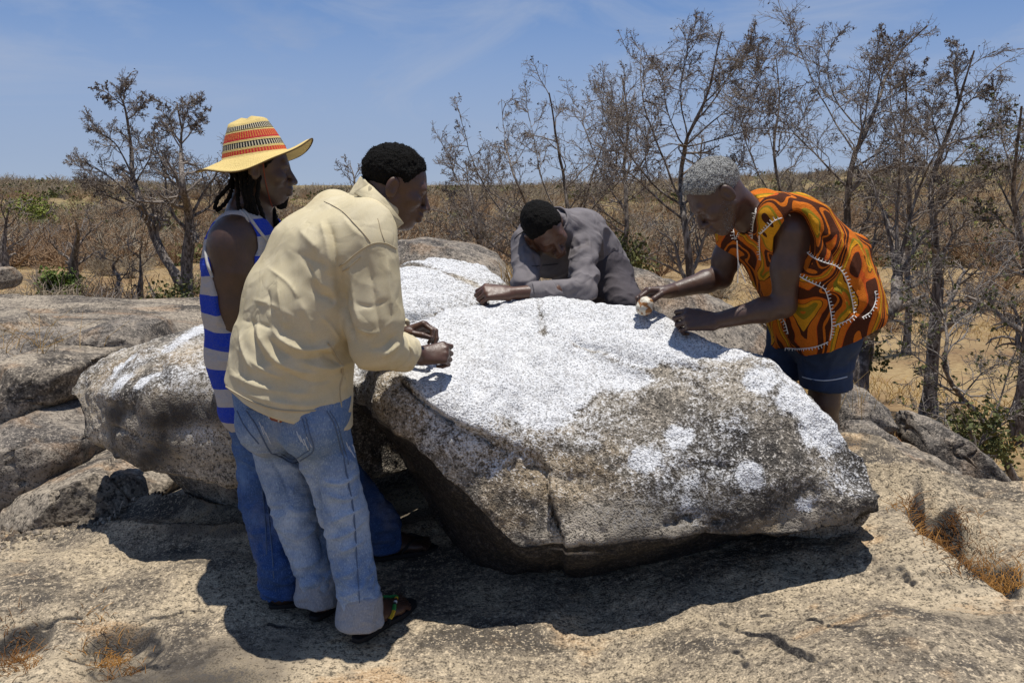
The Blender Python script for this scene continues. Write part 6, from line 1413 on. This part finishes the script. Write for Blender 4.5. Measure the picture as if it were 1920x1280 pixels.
for i, (lab, tr, lm, Yt, r, sd) in enumerate((
  ('small far bare tree on the skyline between the two standing men', [(668, 372), (664, 335), (656, 300)], [[(665, 345), (640, 320), (628, 305)], [(664, 335), (682, 312), (690, 298)], [(660, 320), (650, 305), (648, 292)]], 42, 0.12, 21),
  ('short dark-stemmed bare tree beside the bright green bush', [(140, 545), (138, 490), (146, 440), (140, 415)], [[(138, 490), (110, 470), (95, 455)], [(144, 450), (170, 430), (190, 425)], [(146, 440), (155, 415), (165, 395)], [(138, 495), (165, 480), (185, 470)]], 21, 0.14, 22),
  ('grey bare tree at the far end of the left plain', [(8, 520), (6, 460), (12, 420), (20, 390)], [[(6, 460), (-20, 430), (-30, 400)], [(10, 430), (35, 400), (50, 375)], [(12, 420), (5, 390), (0, 360)], [(7, 470), (40, 450), (60, 440)]], 24, 0.14, 23),
  ('tiny twisted bare tree on the grass behind the whaleback slab', [(218, 545), (222, 520), (212, 500), (228, 478)], [[(222, 520), (240, 505), (250, 490)], [(212, 500), (198, 490), (188, 475)]], 17, 0.06, 24),
  ('little bare tree with a thin stem close to the forked tree base', [(263, 545), (264, 505), (262, 480), (268, 455)], [[(264, 500), (285, 480), (300, 470)], [(262, 485), (245, 470), (238, 455)]], 17.5, 0.07, 25))):
    bare_tree('bare_tree', lab, tr, lm, Yt, r, sd, (6, 5, 4), rmin=0.0003 * Yt + 0.001)

for lab, tr, lm, Yt, r, sd in (
  ('grey bare tree filling the gap between the thicket and the broad tree', [(1172, 560), (1168, 480), (1176, 400), (1170, 320), (1178, 230), (1165, 140)], [[(1176, 400), (1130, 330), (1100, 250), (1080, 190)], [(1172, 350), (1215, 280), (1240, 210)], [(1172, 300), (1150, 220), (1130, 160)], [(1174, 380), (1220, 340), (1260, 300)], [(1170, 430), (1120, 390), (1070, 340)]], 12.5, 0.06, 31),
  ('thin bare tree between the broad tree and the V-forked tree', [(1462, 560), (1458, 470), (1466, 380), (1450, 280), (1462, 180), (1455, 110)], [[(1464, 390), (1420, 320), (1390, 240), (1380, 170)], [(1455, 300), (1500, 230), (1520, 170)], [(1452, 280), (1430, 200), (1425, 130)], [(1462, 420), (1510, 360), (1560, 320)], [(1460, 440), (1400, 390), (1350, 350)]], 12.0, 0.05, 32),
  ('thin bare tree between the V-forked tree and the slender tree', [(1705, 560), (1700, 460), (1706, 370), (1692, 280), (1700, 190), (1695, 130)], [[(1704, 380), (1660, 310), (1630, 240)], [(1696, 300), (1740, 240), (1770, 190)], [(1694, 280), (1670, 200), (1672, 140)], [(1702, 420), (1750, 370), (1800, 340)], [(1702, 440), (1650, 390), (1610, 360)]], 11.5, 0.05, 33),
  ('low bare tree left of the thicket near the shoulder of the beige shirt', [(905, 520), (900, 460), (890, 410), (880, 350), (872, 300)], [[(898, 450), (860, 400), (835, 350)], [(888, 400), (920, 350), (940, 300)], [(884, 370), (850, 320), (845, 280)], [(900, 470), (850, 440), (815, 420)]], 14, 0.06, 34)):
    bare_tree('bare_tree', lab, tr, lm, Yt, r, sd, (11, 8, 6), rmin=0.0042, pods=0.16)

# leafy shrubs
def leafy(name, label, px, py, Y, rx, rz, mt, seed, n=2600, size=0.05, group='green shrubs on the plain'):
    rng = np.random.default_rng(seed); b = W(px, py, Y); b[2] = min(b[2], float(plain_z(np.array(b[0]), np.array(b[1]))) + 0.02) if Y > 12 else b[2]
    root = thing(name, b, label, 'shrub', group)
    st = []
    for i in range(9):
        a = rng.uniform(0, 6.28); e = b + [rx * 0.6 * math.cos(a), rx * 0.6 * math.sin(a), rz * rng.uniform(0.5, 0.95)]; st.append((smooth_line([b, (b + e) / 2 + rng.normal(size=3) * 0.08 * rx, e], 3), np.linspace(0.03, 0.008, 7) * rz))
    part('stems', *tubes(st, 5, True), M_TWIG, root)
    cl = rng.normal(size=(26, 3)); cl /= np.linalg.norm(cl, axis=1, keepdims=True); cl *= rng.uniform(0.35, 0.95, (26, 1)); cl[:, 2] = np.abs(cl[:, 2])
    C = cl[rng.integers(0, 26, n)] + 0.16 * rng.normal(size=(n, 3)); C[:, 2] = np.maximum(C[:, 2], 0.02)
    C = b + C * [rx, rx, rz]
    part('foliage', *leaves_at(C, size, rng, 0.6), mt, root)['kind'] = 'stuff'
leafy('leafy_shrub', 'bright leafy green shrub beside the short dark-stemmed tree', 104, 520, 20, 0.55, 0.75, M_LEAFG, 61, 2600, 0.10)
leafy('leafy_shrub', 'small lime-green tree far off between the two standing men', 545, 392, 46, 0.75, 1.1, M_LEAFY, 62, 2200, 0.20)
leafy('leafy_shrub', 'olive shrub at the foot of the upright forked tree', 330, 555, 15, 0.8, 0.9, M_LEAFO, 63, 1800, 0.07)
leafy('leafy_shrub', 'dark green low shrub pressed against the dark wedge rock', 1830, 850, 5.3, 0.26, 0.34, M_LEAFO, 64, 1200, 0.035)
leafy('leafy_shrub', 'yellow-green bush group on the left skyline', 60, 405, 60, 2.6, 2.2, M_LEAFY, 65, 1500, 0.22)
leafy('leafy_shrub', 'small olive shrub behind the crouching man', 1175, 505, 9.5, 0.35, 0.4, M_LEAFO, 66, 900, 0.05)
leafy('leafy_shrub', 'sparse olive shrub between the gnarled trunk and the V-forked tree', 1630, 690, 7.4, 0.16, 0.5, M_LEAFO, 67, 260, 0.05)

# dry shrubs: one of each kind built, then copied
def shrub_mesh(seed, n=46, mt=None):
    rng = np.random.default_rng(seed); a = rng.uniform(0, 6.283, n); el = rng.uniform(0.15, 1.3, n)
    D = np.stack([np.cos(a) * np.cos(el), np.sin(a) * np.cos(el), np.sin(el)], -1); ln = rng.uniform(0.5, 1.0, n)
    P = np.zeros((n, 5, 3)); P[:, 0] = D * 0.05 * [1, 1, 0]
    for j in range(1, 5):
        D = D + 0.28 * rng.normal(size=D.shape) + [0, 0, 0.10]; D /= np.linalg.norm(D, axis=1, keepdims=True); P[:, j] = P[:, j - 1] + D * (ln / 4)[:, None]
    R = 0.012 * np.linspace(1, 0.4, 5)[None] * np.ones((n, 1)); P1, R1 = grow(P, R, 4, 0.25, (0.3, 1.0), 0.5, rng, 4, 0.35, 0.02, 0.7, 0.006)
    V, F = merge([tubes_b(P, R, 3), tubes_b(P1, R1, 3)]); V[:, 2] = np.maximum(V[:, 2], -0.02); return V, F[0]
SH = [shrub_mesh(s) for s in range(501, 507)]
shm = [mesh_data('dry_shrub', V, F, mt) for (V, F), mt in zip(SH, (M_TWIGR, M_TWIG, M_TWIG2, M_TWIGR, M_SCRUB, M_SCRUB))]
rng = np.random.default_rng(77); cnt = 0
while cnt < 110:
    Yq = 13 * (42 / 13) ** rng.random(); px = rng.uniform(-60, 1980)
    if px < 420 and Yq < 14: continue
    xq = (px - 960) / FPX * Yq * 1.0; zq = float(plain_z(np.array(xq), np.array(Yq)))
    s = rng.uniform(0.55, 1.25) * (0.8 + 0.012 * Yq); ki = rng.integers(0, 6); o = link('dry_shrub', shm[ki], None, (xq, Yq, zq)); o.scale = (s, s, s * rng.uniform(0.7, 1.1)); o.rotation_euler = (0, 0, rng.uniform(0, 6.28))
    kl = ('reddish-brown', 'dark grey-brown', 'pale grey', 'reddish-brown', 'straw-brown', 'straw-brown')[ki]; tag(o, kl + ' leafless twiggy shrub growing on the dry plain', 'shrub', kl + ' leafless shrubs on the plain'); cnt += 1
def scatter(name, label, src, mt, n, y0, y1, s0, s1, seed, sq=0.8, thr=None):
    rng = np.random.default_rng(seed); Vs, Fs, o = [], [], 0
    Yq = y0 * (y1 / y0) ** rng.random(n); xq = rng.uniform(-0.68, 0.68, n) * Yq
    if thr is not None:
        k = fbm(np.stack([xq, Yq, 0 * xq], -1), 0.05, 3, seed=seed) > thr; Yq, xq = Yq[k], xq[k]
    zq = plain_z(xq, Yq)
    for i in range(len(Yq)):
        V, F = src[rng.integers(0, len(src))]; a = rng.uniform(0, 6.28); s = rng.uniform(s0, s1); c, d = math.cos(a) * s, math.sin(a) * s
        Vs.append(np.stack([V[:, 0] * c - V[:, 1] * d + xq[i], V[:, 0] * d + V[:, 1] * c + Yq[i], V[:, 2] * s * sq + zq[i]], -1)); Fs.append(F + o); o += len(V)
    ob = solid(name, np.vstack(Vs), np.vstack(Fs), mt, label, 'scrub', kind='stuff', base=(0, 0, 0)); return ob
def thin(seed, n=16, r=0.02):
    rng = np.random.default_rng(seed); a = rng.uniform(0, 6.283, n); el = rng.uniform(0.2, 1.35, n); D = np.stack([np.cos(a) * np.cos(el), np.sin(a) * np.cos(el), np.sin(el)], -1)
    P = np.zeros((n, 3, 3)); 
    for j in (1, 2): D = D + 0.3 * rng.normal(size=D.shape); D /= np.linalg.norm(D, axis=1, keepdims=True); P[:, j] = P[:, j - 1] + D * rng.uniform(0.35, 0.6, n)[:, None]
    R = r * np.array([1, 0.8, 0.4])[None] * np.ones((n, 1)); P1, R1 = grow(P, R, 3, 0.2, (0.4, 1.2), 0.55, rng, 2, 0.3, 0, 0.8, r * 0.5)
    V, F = merge([tubes_b(P, R, 3), tubes_b(P1, R1, 3)]); V[:, 2] = np.maximum(V[:, 2], 0); return V, F[0]
def clump(seed, n=60, size=0.24):
    rng = np.random.default_rng(seed); C = rng.normal(size=(n, 3)); C /= np.linalg.norm(C, axis=1, keepdims=True); C *= rng.uniform(0.3, 1, (n, 1)) * [0.9, 0.9, 0.7]; C[:, 2] = np.abs(C[:, 2]); return leaves_at(C, size, rng, 0.7)
T1 = [thin(s) for s in range(5)]; T2 = [clump(s) for s in range(4)]
scatter('far_scrub', 'reddish-brown leafless scrub covering the far slopes', T1, M_TWIGR, 1700, 30, 175, 0.8, 1.9, 81)
scatter('far_scrub', 'grey-brown leafless scrub mixed into the far slopes', T1, M_SCRUB, 800, 30, 175, 0.9, 2.1, 82)
scatter('far_scrub', 'pale grey leafless scrub dotting the far slopes', T1, M_TWIG2, 260, 36, 150, 0.8, 1.8, 83)
scatter('far_green_scrub', 'olive green bushes scattered over the far slopes', T2, M_LEAFO, 1300, 30, 175, 0.6, 1.5, 84, 0.9, -0.1)
scatter('far_green_scrub', 'yellow-green bushes scattered over the far slopes', T2, M_LEAFY, 160, 45, 170, 0.5, 1.2, 85, 0.9, 0.15)

scatter('far_scrub', 'hazy brown scrub along the skyline of the far slopes', T1, M_SCRUB, 700, 95, 185, 1.2, 2.6, 86)
scatter('far_green_scrub', 'dull green bushes along the skyline of the far slopes', T2, M_LEAFO, 600, 95, 185, 0.9, 2.1, 87, 0.9, -0.2)

# grass and leaf litter
def blades(name, label, C, h, mt, seed, w=0.004, lean=0.5, cat='grass'):
    rng = np.random.default_rng(seed); k = len(C); a = rng.uniform(0, 6.283, k); L = h * rng.uniform(0.4, 1.2, k); d = np.stack([np.cos(a), np.sin(a), 0 * a], -1) * (L * lean * rng.uniform(0.3, 1.6, k))[:, None]
    P = np.stack([C, C + d * 0.35 + np.stack([0 * a, 0 * a, L * 0.55], -1), C + d + np.stack([0 * a, 0 * a, L * 0.9], -1)], 1); R = w * 0.5 * np.array([1, 0.8, 0.35])[None] * np.ones((k, 1))
    V, F = tubes_b(P, R, 3); return solid(name, V, F, mt, label, cat, kind='stuff', base=(0, 0, 0))
rng = np.random.default_rng(9)
y = rng.uniform(2.5, 3.2, 2600); x = np.interp(y, [2.3, 2.62, 2.8, 3.0, 3.25, 3.6], [1.55, 1.53, 1.56, 1.60, 1.68, 1.80]) + 0.065 * rng.normal(size=2600); blades('dry_grass', 'orange-brown dead grass lying in the rock trench', np.stack([x, y, ground_z(x, y) - 0.003], -1), 0.035, M_DEADGRASS, 1, 0.0028, 1.2)
for hx, hy, sd, lb in ((-1.36, 2.66, 2, 'dead grass in the hollow of the rock step nearest the sandals'), (-1.72, 2.70, 3, 'dead grass in the outer hollow of the rock step')):
    e_ = rng.normal(size=200); x = hx - 0.6 * 0.11 * e_ + 0.035 * rng.normal(size=200); y = hy + 0.8 * 0.11 * e_ + 0.035 * rng.normal(size=200); blades('dry_grass', lb, np.stack([x, y, ground_z(x, y) - 0.003], -1), 0.035, M_DEADGRASS, sd, 0.003, 1.3)
n = 26000; Yq = 6.2 * (40 / 6.2) ** rng.random(n); x = rng.uniform(-0.66, 0.66, n) * Yq; k = (fbm(np.stack([x, Yq, 0 * x], -1), 0.35, 3, seed=6) > -0.15); x, Yq = x[k], Yq[k]
blades('dry_grass', 'straw-coloured dry grass on the open plain', np.stack([x, Yq, plain_z(x, Yq) - 0.01], -1), 0.16, M_DRYGRASS, 4, 0.010, 0.8)
# tall stalks by the rounded grey boulder
b = W(52, 690, 5.4); C = b + rng.normal(size=(46, 3)) * [0.14, 0.12, 0.0]; blades('dry_stalks', 'pale dry stalks in front of the rounded grey boulder', C, 0.34, M_DRYGRASS, 5, 0.005, 0.9)
b = W(1612, 790, 4.6); C = b + rng.normal(size=(14, 3)) * [0.06, 0.06, 0.0]; blades('dry_stalks', 'thin dry stalks beside the grey rounded rock', C, 0.30, M_DRYGRASS, 6, 0.004, 0.35)
b = W(968, 520, 5.3); C = b + rng.normal(size=(90, 3)) * [0.06, 0.08, 0.0] - [0, 0, 0.1]; blades('dry_grass', 'yellow dry grass tuft beside the shoulder of the man in grey', C, 0.20, M_DRYGRASS, 7, 0.005, 0.4)
px, py = rng.uniform(1560, 1800, 4200), rng.uniform(700, 850, 4200); Yq = rng.uniform(4.6, 7.5, 4200); x = (px - 960) / FPX * Yq; C = np.stack([x, Yq, np.maximum(plain_z(x, Yq), ground_z(x, Yq, False)) + 0.01], -1)
solid('leaf_litter', *leaves_at(C, 0.05, rng, 0.5, 0.0), M_LITTER, 'reddish fallen leaves between the rocks under the twiggy bush', 'leaves', kind='stuff', base=(0, 0, 0))
# loose stones on the rock
def pebble(c, r, seed, mt, label):
    V, Q = Field().ell(np.array(c) + [0, 0, r * 0.5], (r * 1.3, r, r * 0.7)).mesh(r / 4); N = vnormals(V, Q); V = V + N * (r * 0.35 * fbm(V, 0.8 / r, 2, seed=seed))[:, None]
    solid('pebble', V, Q, mt, label, 'pebble', attrs={'white': np.full(len(V), -0.4), 'dark': np.full(len(V), -0.2)})
for (px, py), r, mt, lb in (((842, 990), 0.022, M_LITTER, 'reddish pebble in the shade under the big boulder'), ((952, 1050), 0.016, M_SLAB, 'pale pebble at the shaded foot of the big boulder')):
    p = WZ(px, py, 0.0); p[2] = gz(p[0], p[1]); pebble(p, r, int(px), mt, lb)
# gravel in the dip behind the outcrop
rng = np.random.default_rng(19); n = 900; x = rng.uniform(-3.3, -1.85, n); y = np.interp(x, _cx, _cy) + rng.uniform(-0.12, 0.75, n); r = 0.006 + 0.016 * rng.random(n) ** 3
o8 = np.array([[1, 0, 0], [-1, 0, 0], [0, 1, 0], [0, -1, 0], [0, 0, 1], [0, 0, -1], [0.6, 0.6, 0.5], [-0.6, 0.5, 0.6]], float)
f8 = np.array([[0, 6, 4], [0, 2, 6], [2, 7, 6], [6, 7, 4], [2, 1, 7], [7, 1, 4], [1, 3, 4], [3, 0, 4], [2, 0, 5], [1, 2, 5], [3, 1, 5], [0, 3, 5]])
V = np.stack([x, y, ground_z(x, y) + r * 0.3], -1)[:, None] + o8[None] * r[:, None, None] * (0.7 + 0.6 * rng.random((n, 8, 1)))
solid('gravel', V.reshape(-1, 3), (f8[None] + (np.arange(n) * 8)[:, None, None]).reshape(-1, 3), M_SLAB, 'loose brown gravel in the dip beside the low pinkish slab', 'gravel', kind='stuff', smooth=False, base=(0, 0, 0))
